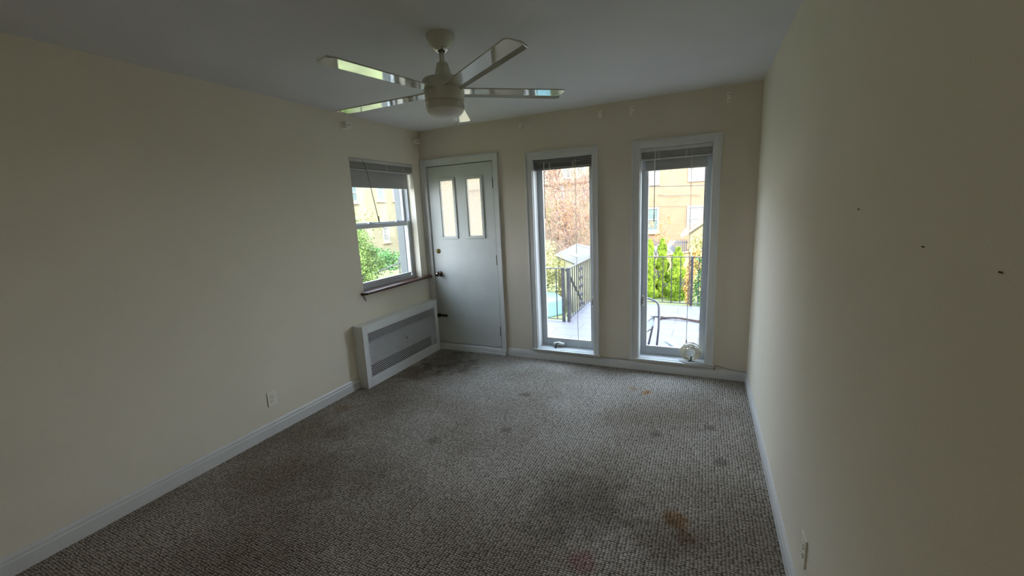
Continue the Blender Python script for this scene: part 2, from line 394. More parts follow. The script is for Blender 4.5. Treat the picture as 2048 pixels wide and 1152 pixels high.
def base_profile(h): return [(0, 0), (.014, 0), (.014, h*.66), (.011, h*.72), (.011, h*.86), (.006, h*.95), (.004, h), (0, h)]
def baseboard(name, a, b, inward, h, label):
    a = Vector(a); b = Vector(b); iv = Vector(inward); pr = base_profile(h); n = len(pr); mb = MB()
    vs = [p+iv*q[0]+Vector((0, 0, q[1])) for p in (a, b) for q in pr]
    mb.add(vs, [tuple(range(n))[::-1], tuple(range(n, 2*n))]+[(i, (i+1) % n, n+(i+1) % n, n+i) for i in range(n)])
    return tag(mb.build(name, M['trim']), label, 'baseboard', kind='structure')
baseboard('baseboard_left', (0, YB, 0), (0, -1.222, 0), (1, 0, 0), .105, 'white baseboard along the left wall')
baseboard('baseboard_back', (.956, 0, 0), (W, 0, 0), (0, -1, 0), .082, 'white baseboard below the tall windows')
baseboard('baseboard_right', (W, 0, 0), (W, YB, 0), (-1, 0, 0), .095, 'white baseboard along the right wall')

# ------------------------------------------------------------------ door
def casing(mb, x0, x1, xi0, xi1, z0, zi1, z1, y=0., t=.018):
    """picture of flat casing: legs and head with a raised outer bead"""
    mb.box(x0, xi0, y-t, y, z0, z1); mb.box(xi1, x1, y-t, y, z0, z1); mb.box(xi0, xi1, y-t, y, zi1, z1)
    mb.box(x0-.001, x0+.014, y-t-.006, y, z0-.001, z1+.001); mb.box(x1-.014, x1+.001, y-t-.006, y, z0, z1+.001); mb.box(x0+.014, x1-.014, y-t-.006, y, z1-.013, z1+.001)
    return mb
dr = thing('door_1', 'white painted exterior door with two narrow glass lights', 'door', (.48, 0, 0), kind='structure')
casing(MB(), .004, .952, .076, .895, 0, 2.068, 2.137).build('casing', 'trim', dr, bevel=.002)
MB().box(.065, .080, .001, .2, .03, 2.075).box(.888, .90, .001, .2, .03, 2.075).box(.08, .888, .001, .2, 2.063, 2.075).build('jamb', 'trim', dr)
MB().box(.080, .092, .050, .062, .07, 2.063).box(.874, .888, .050, .062, .07, 2.063).box(.092, .874, .050, .062, 2.046, 2.063).box(.092, .874, .050, .062, .066, .085).build('dark_gap_strip', 'black', dr)  # black strip added behind the slab edges so the door gap reads dark
def holed_slab(mb, x0, x1, z0, z1, holes, y0, y1):
    us = sorted({x0, x1, *[h[0] for h in holes], *[h[1] for h in holes]}); zs = sorted({z0, z1, *[h[2] for h in holes], *[h[3] for h in holes]})
    ins = lambda u, z: any(h[0] < u < h[1] and h[2] < z < h[3] for h in holes)
    for i in range(len(us)-1):
        for j in range(len(zs)-1):
            a, b, c, d = us[i], us[i+1], zs[j], zs[j+1]
            if ins((a+b)/2, (c+d)/2): continue
            for y in (y0, y1): mb.quad((a, y, c), (b, y, c), (b, y, d), (a, y, d))
            for (p, q, r, s, mu, mz) in ((a, a, c, d, a-1e-3, (c+d)/2), (b, b, c, d, b+1e-3, (c+d)/2), (a, b, c, c, (a+b)/2, c-1e-3), (a, b, d, d, (a+b)/2, d+1e-3)):
                if ins(mu, mz) or mu < x0 or mu > x1 or mz < z0 or mz > z1: mb.quad((p, y0, r), (q, y0, s), (q, y1, s), (p, y1, r))
    return mb
LT = [(.232, .404, 1.300, 1.908), (.566, .738, 1.300, 1.906)]
holed_slab(MB(), .086, .880, .076, 2.055, LT, .004, .048).build('slab', 'door', dr)
for a, b, c, d in LT:
    f = MB()
    for (p, q, r, s) in ((a-.022, b+.022, d, d+.022), (a-.022, b+.022, c-.022, c), (a-.022, a, c, d), (b, b+.022, c, d)): f.box(p, q, -.008, .006, r, s)
    for (p, q, r, s) in ((a, b, d-.008, d), (a, b, c, c+.008), (a, a+.008, c, d), (b-.008, b, c, d)): f.box(p, q, -.002, .020, r, s)
    fr = f.build('glazing_frame', 'door', dr, bevel=.0015)
    MB().box(a, b, .024, .027, c, d).build('pane', 'doorglass', fr)
mx90 = Matrix.Rotation(PI/2, 3, 'X')
MB().lathe([(0, .004), (.026, .004), (.028, .002), (.0285, 0)], n=32, mtx=mx90, c=(.150, .0, 1.143)).lathe([(.0, .026), (.008, .024), (.012, .016), (.018, .012), (.024, .004)], n=28, mtx=mx90, c=(.150, 0, 1.143)).build('deadbolt', 'brass', dr)
MB().lathe([(.032, -.004), (.032, .004), (.026, .008), (.012, .012), (.011, .028), (.018, .036), (.0275, .046), (.029, .056), (.025, .066), (.014, .071), (0, .072)], n=32, mtx=mx90, c=(.152, 0, .885)).build('door_knob', 'knob', dr)
for z in (1.84, 1.045, .265):
    hb = MB().box(.876, .893, -.0015, .004, z-.05, z+.05)
    hb.tube([(.884, -.006, z-.052), (.884, -.006, z+.052)], .006, 10)
    for k in (-.03, -.01, .01, .03): hb.tube([(.884, -.006, z+k-.001), (.884, -.006, z+k+.001)], .0068, 10)
    hb.build('hinge', 'hinge', dr)
bl = MB().box(.086, .205, -.016, .003, .385, .408).tube([(.075, -.02, .397), (.20, -.02, .397)], .006, 8).box(.086, .115, -.026, .003, .378, .416)
bl.build('slide_bolt', 'darkmetal', dr, bevel=.002)
MB().box(.012, .952, -.05, .0, .0, .022).box(.012, .952, -.034, .0, .022, .058).box(.07, .9, -.03, .2, .05, .068).build('threshold', 'trim', dr, bevel=.004)

# ------------------------------------------------------------------ tall windows
def tall_window(name, Hh, outer, label, crank):
    x0, x1, z0, z1 = Hh; ox0, ox1, oz0, oz1 = outer
    t = thing(name, label, 'window', ((x0+x1)/2, 0, z0), kind='structure')
    casing(MB(), ox0, ox1, x0+.002, x1-.002, z0-.008, z1-.002, oz1).build('casing', 'trim', t, bevel=.002)
    MB().box(x0, x0+.008, .0, .105, z0, z1).box(x1-.008, x1, .0, .105, z0, z1).box(x0+.008, x1-.008, 0, .105, z1-.008, z1).build('jamb', 'trim', t)
    MB().box(ox0-.012, ox1+.012, -.034, .0, z0-.014, z0+.002).box(x0, x1, 0, .105, z0-.001, z0+.006).build('sill', 'trim', t, bevel=.003)
    # fixed frame, sash and bead
    fr = MB()
    for (a, b, c, d) in ((x0, x0+.016, z0, z1), (x1-.016, x1, z0, z1), (x0+.016, x1-.016, z0, z0+.018), (x0+.016, x1-.016, z1-.03, z1)): fr.box(a, b, .105, .19, c, d)
    fr.build('window_frame', 'vinyl', t)
    s = MB(); gx0, gx1, gz0, gz1 = x0+.052, x1-.052, z0+.078, z1-.085
    for (a, b, c, d) in ((x0+.008, gx0, z0+.012, z1-.012), (gx1, x1-.008, z0+.012, z1-.012), (gx0, gx1, z0+.012, gz0), (gx0, gx1, gz1, z1-.012)): s.box(a, b, .112, .150, c, d)
    sh = s.build('sash', 'vinyl', t, bevel=.003)
    bd = MB()
    for (a, b, c, d) in ((gx0, gx0+.009, gz0, gz1), (gx1-.009, gx1, gz0, gz1), (gx0+.009, gx1-.009, gz0, gz0+.012), (gx0+.009, gx1-.009, gz1-.009, gz1)): bd.box(a, b, .119, .142, c, d)
    bd.build('glazing_bead', 'trim', sh)
    MB().box(gx0+.002, gx1-.002, .130, .134, gz0+.002, gz1-.002).build('pane', 'glass', sh)
    if crank:
        cx = x0+.19
        c = MB().box(cx-.05, cx+.065, .070, .112, z0+.030, z0+.052).box(cx-.018, cx+.03, .066, .105, z0+.045, z0+.060)
        c.build('crank_housing', 'white', t, bevel=.006)
        MB().tube([(cx-.002, .068, z0+.055), (cx-.005, .052, z0+.052), (cx-.012, .042, z0+.020)], .0055, 8).tube([(cx-.016, .040, z0+.026), (cx-.012, .034, z0+.008)], .009, 10).build('crank_handle', 'black', t)
    return t, (gx0, gx1, gz0, gz1)
w1, g1 = tall_window('window_1', H1, (1.254, 1.967, .1, 2.092), 'tall narrow casement window nearer the door', True)
w2, g2 = tall_window('window_2', H2, (2.269, 2.975, .1, 2.094), 'tall narrow casement window nearer the right wall', False)
# small lock lever on the left stile of window 2 and the right stile of window 1
def latch(parent, x, z, y=.110):
    l = MB().box(x-.010, x+.010, y-.012, y+.003, z-.055, z+.055).build('latch_plate', 'white', parent, bevel=.003)
    MB().bar((x-.002, y-.016, z+.035), (x-.006, y-.030, z-.03), .012, .010).build('latch_lever', 'hinge', l, bevel=.002)
latch(w2, H2[0]+.030, .655)
latch(w1, H1[1]-.030, .62)

def blind(name, x0, x1, ztop, zbot, y, label, slat_m, rail_m, group, wand_x, wand_z, cord_x, cord_z, tapes, axis='x', nsl=8, wand_tilt=0.):
    """raised mini blind; built in local coordinates: x along the rail, -y towards the room"""
    t = thing(name, label, 'blind', (0, 0, 0), group)
    MB().box(x0, x1, y-.016, y+.016, ztop-.028, ztop).box(x0, x1, y-.019, y-.016, ztop-.030, ztop+.0).build('headrail', rail_m, t, bevel=.002)
    s = MB(); a = ztop-.036
    for k in range(nsl):
        z = a-(a-zbot-.018)*k/(nsl-1); j = random.uniform(-.002, .002)
        s.box(x0+.003, x1-.003, y-.0125+j, y+.0125+j, z-.0028, z+.0022)
    s.build('slats', slat_m, t)
    MB().box(x0+.002, x1-.002, y-.013, y+.013, zbot-.001, zbot+.010).build('bottom_rail', rail_m, t, bevel=.002)
    for tx in tapes:
        p = [(tx, y-.0165, ztop-.03), (tx+.002, y-.0175, (ztop+zbot)/2), (tx, y-.0165, zbot+.001)]
        tp = MB().bar((tx-.006, y-.0165, ztop-.03), (tx-.004, y-.018, zbot+.004), .002).bar((tx+.006, y-.0165, ztop-.03), (tx+.005, y-.018, zbot+.004), .002)
        for k in range(6):
            z = zbot+.006+k*(ztop-.04-zbot)/6; tp.bar((tx-.006, y-.017, z), (tx+.006, y-.017, z+.002), .002)
        tp.box(tx-.009, tx+.009, y-.017, y-.012, zbot-.004, zbot+.005)
        tp.build('ladder_cord', 'cord', t)
    wd = MB().tube([(wand_x, y-.024, ztop-.02), (wand_x+wand_tilt*.2, y-.030, ztop-.06), (wand_x+wand_tilt, y-.032, wand_z)], .0035, 8)
    wd.tube([(wand_x+wand_tilt*.985, y-.032, wand_z+.06), (wand_x+wand_tilt, y-.032, wand_z)], .0055, 8)
    wd.build('tilt_wand', 'greycable' if name == 'venetian_blind' and axis == 'y' else 'cord', t)
    c = MB()
    for dx in (-.003, .003):
        c.tube([(cord_x+dx, y-.021, ztop-.02), (cord_x+dx, y-.024, (ztop+cord_z)/2), (cord_x+dx*.3, y-.022, cord_z+.02)], .0013, 6)
    c.build('lift_cord', 'cord', t)
    MB().lathe([(.003, .03), (.006, .024), (.009, .004), (.008, 0), (0, 0)], c=(cord_x, y-.024, cord_z), n=14).build('cord_tassel', 'white', t)
    return t
blind('venetian_blind', H1[0]+.009, H1[1]-.010, 2.018, 1.925, .045, 'dark raised venetian blind bunched at the top of the window nearer the door', 'blinddark', 'blinddark', 'raised venetian blinds', 1.437, 1.46, 1.745, .135, (1.49, 1.72))
blind('venetian_blind', H2[0]+.009, H2[1]-.010, 2.026, 1.930, .045, 'grey raised venetian blind with pale bottom rail above the window nearer the right wall', 'blind', 'blindrail', 'raised venetian blinds', 2.46, 1.40, 2.755, .30, (2.49, 2.71))
bb = blind('venetian_blind', -.882, -.003, 2.082, 1.982, 0, 'grey raised venetian blind in the recess of the short left window', 'blind', 'blindrail', 'raised venetian blinds', -.725, 1.50, -.165, .915, (-.675, -.405, -.135), axis='y', wand_tilt=.125)
# turn the third blind into the left wall's recess: local x runs along the wall, local -y faces the room
bb.rotation_euler = (0, 0, PI/2); bb.location = (-.020, -.148, 0)

# roller shades behind the blinds
def shade(x0, x1, z0, z1, y, label, rot=False):
    t = thing('roller_shade', label, 'shade', (0, 0, 0), 'roller shades behind the blinds')
    MB().box(x0, x1, y, y+.003, z0, z1).build('fabric', 'shade', t)
    MB().box(x0, x1, y-.004, y+.007, z0-.004, z0+.020).build('hem_bar', 'shade', t, bevel=.003)
    MB().tube([(x0-.006, y+.006, z1+.006), (x1+.006, y+.006, z1+.006)], .016, 16).build('roller', 'white', t)
    return t
shade(H2[0]+.036, H2[1]-.040, 1.845, 1.985, .085, 'grey roller shade edge hanging under the blind of the window nearer the right wall')
sL = shade(-.870, -.03, 1.835, 2.03, .028, 'grey roller shade hanging below the blind of the short left window')
sL.rotation_euler = (0, 0, PI/2); sL.location = (-.035, -.148, 0)

# ------------------------------------------------------------------ short left window (double hung)
wl = thing('window_3', 'short double-hung window recessed in the left wall', 'window', (0, -.59, .87), kind='structure')
y0, y1, z0, z1 = HL
f = MB()
for (a, b, c, d) in ((y0, y0+.022, .862, z1), (y1-.022, y1, .862, z1), (y0+.022, y1-.022, .862, .888), (y0+.022, y1-.022, z1-.03, z1)): f.box(-.165, -.082, a, b, c, d)
f.build('window_frame', 'vinyl', wl, bevel=.002)
def hsash(xa, xb, za, zb, nm):
    s = MB(); ya, yb = y0+.020, y1-.020; g = .036
    for (a, b, c, d) in ((ya, ya+g, za, zb), (yb-g, yb, za, zb), (ya+g, yb-g, za, za+.05), (ya+g, yb-g, zb-.042, zb)): s.box(xa, xb, a, b, c, d)
    o = s.build(nm, 'vinyl', wl, bevel=.002)
    MB().box((xa+xb)/2-.002, (xa+xb)/2+.002, ya+g, yb-g, za+.05, zb-.042).build('pane', 'glass', o)
    return o
low = hsash(-.118, -.088, .885, 1.490, 'lower_sash'); upp = hsash(-.155, -.125, 1.452, 2.06, 'upper_sash')
for y in (-.74, -.34): MB().box(-.122, -.092, y-.035, y+.035, 1.490, 1.498).lathe([(.016, 0), (.016, .01), (.010, .014), (0, .014)], c=(-.105, y, 1.497), n=16).build('sash_lock', 'vinyl', low, bevel=.001)
MB().box(-.092, -.084, y0+.05, y1-.05, .905, .912).build('lift_rail', 'vinyl', low)
# exterior reveal trim of this window
MB().box(-.27, -.165, y1-.012, y1, .86, 2.06).box(-.21, -.165, y1-.030, y1-.012, .88, 2.06).box(-.27, -.165, y0, y0+.012, .86, 2.06).box(-.28, -.165, y0, y1, .835, .862).build('outer_trim', 'extgrey', wl)
# brown wooden sill, chamfered at its front corners
sl = MB().prism([(-.084, y0), (.002, y0), (.002, y0-.045), (.030, y0-.042), (.055, y0-.010), (.055, -.030), (.048, -.012), (.0, -.008), (.0, y1), (-.084, y1)], .846, .869)
tag(sl.build('window_sill', M['sill'], None, bevel=.004), 'reddish-brown wooden sill below the short left window', 'sill')
# torn paint below the sill's left end
tag(MB().add([(.001, -1.065, .842), (.006, -1.035, .842), (.010, -1.03, .80), (.004, -1.018, .772), (.002, -1.045, .80)], [(0, 1, 2, 4), (2, 3, 4)]).build('peeling_paint', M['paint_flake']), 'small curl of torn paint under the left end of the brown sill', 'paint')

# ------------------------------------------------------------------ radiator cover
RX, RY0, RY1, RZ = .112, -1.222, -.062, .592
rc = thing('radiator_cover', 'white metal radiator cover with a perforated front below the short window', 'radiator cover', (.055, -.64, 0))
MB().box(0, RX+.004, RY0-.006, RY1+.004, RZ-.022, RZ).build('top_panel', 'radmetal', rc, bevel=.003)
for a in (RY0, RY1-.004): MB().box(.0, RX-.004, a, a+.004, 0, RZ-.022).build('side_panel', 'radmetal', rc)
f = MB(); GY0, GY1, GZ0, GZ1 = RY0+.058, RY1-.055, .095, .515
for (a, b, c, d) in ((RY0, GY0, 0, RZ-.022), (GY1, RY1, 0, RZ-.022), (GY0, GY1, 0, GZ0), (GY0, GY1, GZ1, RZ-.022)): f.box(RX-.010, RX, a, b, c, d)
f.build('front_frame', 'radmetal', rc, bevel=.002)
MB().box(RX-.003, RX+.0015, GY0-.004, GY1+.004, GZ1, GZ1+.006).box(RX-.003, RX+.0015, GY0-.004, GY0+.002, GZ0, GZ1).build('grille_edge', 'radmetal', rc)
MB().quad((RX-.005, GY0, GZ0), (RX-.005, GY1, GZ0), (RX-.005, GY1, GZ1), (RX-.005, GY0, GZ1)).build('perforated_grille', 'perf', rc)
MB().lathe([(.010, 0), (.009, .004), (0, .005)], n=14, mtx=Matrix.Rotation(PI/2, 3, 'Y'), c=(RX-.005, -.62, .315)).build('screw', 'hinge', rc)
rd = thing('radiator', 'pale finned radiator seen through the perforated cover', 'radiator', (.05, -.64, .1))
f = MB()
k = RY0+.06
while k < RY1-.06:
    f.box(.035, .096, k, k+.0045, .205, .405); k += .009
f.build('fins', 'fins', rd)
MB().box(.002, .006, RY0+.01, RY1-.01, .02, RZ-.03).build('cavity_shade_sheet', 'cavity_shade', rc)  # dark sheet added over the pale wall so the holes read as shade
MB().tube([(.058, RY0+.05, .235), (.058, RY1-.05, .235)], .014, 10).box(.05, .066, RY0+.06, RY0+.08, 0, .23).box(.05, .066, RY1-.08, RY1-.06, 0, .23).build('supply_pipe', 'fins', rd)

# ------------------------------------------------------------------ outlets
def outlet(loc, rot, label):
    t = thing('wall_outlet', label, 'outlet', loc, 'duplex wall outlets'); t.rotation_euler = (0, 0, rot)
    # local: plate in the xz plane, -y faces the room
    def lb(mb, name, m, parent, bevel=0.):
        me = mb.build(name, m, None, bevel); me.parent = parent; me.location = (0, 0, 0); return me
    lb(MB().box(-.035, .035, -.006, 0, -.0575, .0575), 'cover_plate', 'ivory', t, .002)
    for s in (-1, 1):
        o = lb(MB().prism([(.0165*math.cos(a), max(-.0125, min(.0125, .0165*math.sin(a)))) for a in [2*PI*k/24 for k in range(24)]], 0, .0035, Matrix.Translation((0, -.0055, s*.0195)) @ Matrix.Rotation(PI/2, 4, 'X')), 'socket', 'ivory', t, 0)
        h = MB().box(-.0075, -.0055, -.0094, -.0088, s*.0195-.001, s*.0195+.007).box(.0055, .0075, -.0094, -.0088, s*.0195-.001, s*.0195+.006).box(-.002, .002, -.0094, -.0088, s*.0195-.009, s*.0195-.005)
        lb(h, 'slots', 'black', o)
    lb(MB().lathe([(.0032, 0), (.003, .0012), (0, .0015)], n=12, mtx=mx90, c=(0, -.006, 0)), 'screw', 'hinge', t)
    return t
outlet((0, -2.06, .272), PI/2, 'ivory duplex outlet low on the left wall')
outlet((W, -2.30, .290), -PI/2, 'ivory duplex outlet low on the right wall near the viewer')

# ------------------------------------------------------------------ curtain rod brackets
def bracket(loc, rot, label, wdt=.028, ht=.075, dep=.03, hole=True):
    t = thing('curtain_rod_bracket', label, 'bracket', loc, 'curtain rod brackets'); t.rotation_euler = (0, 0, rot)
    def lb(mb, name, m, parent, bevel=0.):
        me = mb.build(name, m, None, bevel); me.parent = parent; me.location = (0, 0, 0); return me
    p = lb(MB().box(-wdt/2, wdt/2, -.004, 0, -ht/2, ht/2), 'mounting_plate', 'ivory', t, .001)
    lb(MB().box(-wdt/2, -wdt/2+.003, -dep, -.004, -ht/2, ht/2-.008).box(-wdt/2, wdt/2-.008, -dep, -.004, -ht/2, -ht/2+.003).box(-wdt/2, -wdt/2+.012, -dep-.002, -dep, -ht/2, ht/2-.02), 'arm', 'ivory', t, .0008)
    if hole:
        for s in (-1, 1): lb(MB().lathe([(.0036, 0), (.0036, .0012), (0, .0012)], n=12, mtx=mx90, c=(.006, -.004, s*ht*.28)), 'screw', 'black', t)
    return t
bracket((1.235, 0, 2.362), 0, 'ivory curtain bracket above the left corner of the window nearer the door', .038, .070, .030)
bracket((1.995, 0, 2.357), 0, 'ivory curtain bracket above the right corner of the window nearer the door', .022, .075, .026, False)
bracket((2.268, 0, 2.350), 0, 'ivory curtain bracket above the left corner of the window nearer the right wall', .030, .078, .028)
bracket((3.010, 0, 2.350), 0, 'ivory curtain bracket beside the right wall corner', .026, .085, .028)
def box_bracket(loc, label):
    t = thing('curtain_rod_bracket', label, 'bracket', loc, 'box brackets on the left wall'); t.rotation_euler = (0, 0, PI/2)
    def lb(mb, name, m, parent, bevel=0.):
        me = mb.build(name, m, None, bevel); me.parent = parent; me.location = (0, 0, 0); return me
    lb(MB().box(-.030, .030, -.004, 0, -.030, .030), 'mounting_plate', 'ivory', t, .001)
    lb(MB().box(-.028, .028, -.050, -.004, -.028, -.024).box(-.028, .028, -.050, -.004, .022, .026).box(-.028, -.024, -.050, -.004, -.024, .022).box(.024, .028, -.050, -.004, -.024, .022).box(-.028, .028, -.052, -.046, -.028, .026), 'holder', 'ivory', t, .0015)
    lb(MB().box(-.012, .018, -.0535, -.0515, -.003, .003), 'slot', 'greycable', t)
    return t
box_bracket((0, -.075, 2.325), 'ivory box bracket on the left wall beside the room corner')
box_bracket((0, -1.045, 2.345), 'ivory box bracket on the left wall above the near end of the short window')

# small marks on the right wall
for (y, z, lab) in ((-2.513, 1.518, 'tiny dark nail highest on the right wall'), (-2.901, 1.456, 'tiny dark nail in the middle of the right wall, between two others'), (-3.134, 1.444, 'tiny dark nail on the right wall nearest the viewer')):
    tag(MB().tube([(W, y, z), (W-.004, y+.001, z+.001)], .0013, 8).build('nail', M['darkmetal']), lab, 'nail', 'nails left in the right wall')

# ------------------------------------------------------------------ ceiling fan
FX, FY = 1.627, -1.965
fan = thing('ceiling_fan', 'white five-blade ceiling fan with glossy blades and a frosted light', 'ceiling fan', (FX, FY, H))
c0 = (FX, FY, 0)
MB().lathe([(0, H), (.071, H), (.071, H-.012), (.069, H-.022), (.060, H-.045), (.046, H-.062), (.036, H-.069), (.033, H-.070)], c=c0, n=48).build('canopy', 'fan', fan)
MB().lathe([(.034, H-.066), (.034, H-.075), (.022, H-.077), (.020, H-.074)], c=c0, n=36).build('canopy_ring', 'chrome', fan)
MB().tube([(FX, FY, H-.06), (FX, FY, 2.27)], .0125, 20).build('downrod', 'fan', fan)
MB().lathe([(.014, 2.312), (.024, 2.312), (.028, 2.308), (.040, 2.262), (.043, 2.24), (.030, 2.23)], c=c0, n=36).build('rod_cover', 'fan', fan)
MB().lathe([(0, 2.232), (.098, 2.232), (.105, 2.2295), (.107, 2.224), (.1005, 2.126), (.099, 2.1225), (.094, 2.122), (.094, 2.116)], c=c0, n=56).build('motor_housing', 'fan', fan)
lk = MB().lathe([(.094, 2.116), (.0965, 2.116), (.0985, 2.114), (.099, 2.09), (.097, 2.084), (.088, 2.082), (0, 2.082)], c=c0, n=56).build('light_ring', 'fan', fan)
MB().lathe([(.093, 2.084), (.092, 2.076), (.080, 2.062), (.058, 2.052), (.030, 2.047), (0, 2.0455)], c=c0, n=48).build('light_dome', 'dome', fan)
def blade_mesh():
    b = MB(); r0, r1 = .085, .655; w0, w1 = .050, .058; n = 6
    # plan outline (r, half width) with rounded tip corners; cross-section: flat face plus an up-turned rear edge
    st = [(r0+(r1-.03-r0)*i/n, w0+(w1-w0)*i/n, 0) for i in range(n+1)]+[(r1-.014, w1-.002, 0), (r1-.005, w1-.008, 0), (r1, w1-.018, 0)]
    cs = [(-1, 0), (-.3, 0), (.60, 0), (1, -.0085)]
    N = len(cs); K = len(st); vs = []
    for zo in (.003, -.003):
        for (rr, wv, _) in st:
            for (q, z) in cs: vs.append((rr, wv*q, z+zo))
    o = K*N; fs = []
    for i in range(K-1):
        for j in range(N-1):
            fs += [(i*N+j, (i+1)*N+j, (i+1)*N+j+1, i*N+j+1), (o+i*N+j, o+i*N+j+1, o+(i+1)*N+j+1, o+(i+1)*N+j)]
        fs += [(i*N, o+i*N, o+(i+1)*N, (i+1)*N), (i*N+N-1, (i+1)*N+N-1, o+(i+1)*N+N-1, o+i*N+N-1)]
    for j in range(N-1): fs += [(j, j+1, o+j+1, o+j), ((K-1)*N+j, o+(K-1)*N+j, o+(K-1)*N+j+1, (K-1)*N+j+1)]
    return b.add(vs, fs)
BZ, BPH, BPITCH = 2.176, 41.2, math.radians(-1.5)
BTILT = Matrix.Rotation(-.0172, 3, 'X') @ Matrix.Rotation(-.035, 3, 'Y')      # the old fan hangs slightly out of level
first = None
for k in range(5):
    if first is None:
        bo = blade_mesh().build('blade', 'blade', None); first = bo; bo.parent = fan
        arm = MB().box(.03, .16, -.020, .020, .002, .008).build('blade_arm', 'fan', None, bevel=.002); arm.parent = bo; arm.location = (0, 0, 0)
    else:
        bo = first.copy(); COL.objects.link(bo)
        a2 = arm.copy(); COL.objects.link(a2); a2.parent = bo
    bo.location = (0, 0, BZ-H)
    bo.rotation_euler = (BTILT @ Matrix.Rotation(math.radians(BPH+72*k), 3, 'Z') @ Matrix.Rotation(BPITCH, 3, 'X')).to_euler()

# ------------------------------------------------------------------ fill lamp added out of view behind the viewer to brighten the room
lp = thing('fill_lamp', 'unseen round fill lamp added over the near end of the room', 'lamp', (1.65, -4.38, H))
MB().lathe([(0, H), (.19, H), (.19, H-.02), (.17, H-.025), (0, H-.025)], c=(1.65, -4.38, 0)).build('fill_lamp_base', 'white', lp)
me_ = bpy.data.materials.new('fill_lamp_glow'); me_.use_nodes = True
me_.node_tree.nodes['Principled BSDF'].inputs['Emission Color'].default_value = (1.0, .86, .66, 1)
me_.node_tree.nodes['Principled BSDF'].inputs['Emission Strength'].default_value = FILL_EMISSION
MB().lathe([(.165, H-.025), (.16, H-.045), (.12, H-.07), (.06, H-.082), (0, H-.085)], c=(1.65, -4.38, 0)).build('fill_lamp_shade', me_, lp)

for o in fan.children:
    if o.name.split('.')[0] in ('canopy', 'motor_housing', 'light_ring', 'rod_cover'):
        e = o.modifiers.new('edge', 'EDGE_SPLIT'); e.split_angle = math.radians(38)

# ------------------------------------------------------------------ coiled cable on the sill and thin cable along the baseboard
cc = thing('coiled_cable', 'tangled coil of cream cable on the right tall window sill', 'cable', (2.80, .035, .125))
cb = MB(); rng = random.Random(3)
for k in range(15):
    a = rng.uniform(.055, .095); b = rng.uniform(.045, .080); tilt = rng.uniform(-.55, .55); spin = rng.uniform(-.9, .9); lean = rng.uniform(-.35, .35)
    R3 = Matrix.Rotation(spin, 3, 'Z') @ Matrix.Rotation(tilt, 3, 'Y') @ Matrix.Rotation(lean, 3, 'X')
    pts = [R3 @ Vector((a*math.cos(q), rng.uniform(-.0015, .0015), b*math.sin(q))) for q in [2*PI*i/28 for i in range(28)]]
    zmin = min(p.z for p in pts); ox = rng.uniform(-.022, .022); oy = rng.uniform(-.006, .012)
    top = rng.uniform(0, .012)
    pts = [(2.795+ox+p.x, max(-.02, min(.100, .042+oy+p.y*.55)), .131+p.z-zmin+top) for p in pts]
    cb.tube(pts, .0036, 7, closed=True)
cb.build('cable_loops', 'cable', cc)
MB().tube([(2.79, .002, .130), (2.80, -.006, .150), (2.80, .006, .172), (2.795, .03, .168)], .0075, 8).tube([(2.775, -.004, .133), (2.80, -.008, .140), (2.822, -.002, .134)], .005, 8).build('cable_tie', 'black', cc)
cb = MB().tube([(2.70, -.036, .150), (2.72, -.0375, .134), (2.75, -.037, .1255), (2.83, -.037, .1265), (2.90, -.036, .1275), (2.95, -.0375, .122), (2.985, -.038, .118)], .0032, 7)
cb.build('loose_end', 'greycable', cc)
tc_ = MB().tube([(1.975, -.0065, .0855), (2.06, -.0065, .0855), (2.15, -.0065, .0862), (2.25, -.0065, .0855)], .0026, 6)
tag(tc_.build('thin_cable', M['greycable']), 'thin cable lying on the baseboard between the two tall windows', 'cable')
tc_ = MB().tube([(2.995, -.010, .118), (3.03, -.006, .112), (3.08, -.006, .101), (3.14, -.006, .092), (3.19, -.007, .086), (3.235, -.012, .088), (3.238, -.05, .095), (3.238, -.07, .098)], .0026, 6)
tag(tc_.build('thin_cable', M['greycable']), 'thin cable drooping from the right sill to the room corner', 'cable')
cl = MB().box(2.983, 2.999, -.012, 0, .095, .099).box(2.985, 2.989, -.014, 0, .078, .118).box(2.983, 2.999, -.012, 0, .078, .082)
tag(cl.build('cable_clip', M['greycable'], bevel=.001), 'small grey cable clip at the right end of the tall window sill', 'clip')

# ================================================================== OUTSIDE
# our own house above and beside the room: it keeps the sun off the terrace
hb = MB().box(-T, W+6, YB-T, T, H+.3, 5.4).box(W+T, W+6, YB-T, T, -1.6, H+.3)
tag(hb.build('wall_outside', M['house_out']), 'outer body of the house above and beside the room', 'wall', kind='structure')
tag(MB().box(-60, 40, -12, 70, -1.6, -1.5).build('ground', M['lawn']), 'sunlit lawn and ground beyond the terrace', 'ground', kind='structure')
tr_ = MB().box(1.02, 8, T, 3.22, -.32, -.10).box(-.25, 1.02, T, 1.86, -.32, -.10)
tag(tr_.build('terrace_floor', M['tiles']), 'raised terrace paved with pale rectangular tiles', 'terrace', kind='structure')
tag(MB().box(-.25, 8, T+.1, 1.80, -1.5, -.32).box(1.1, 8, 1.80, 3.1, -1.5, -.32).build('terrace_base', M['house_out']), 'masonry base under the tiled terrace', 'terrace', kind='structure')

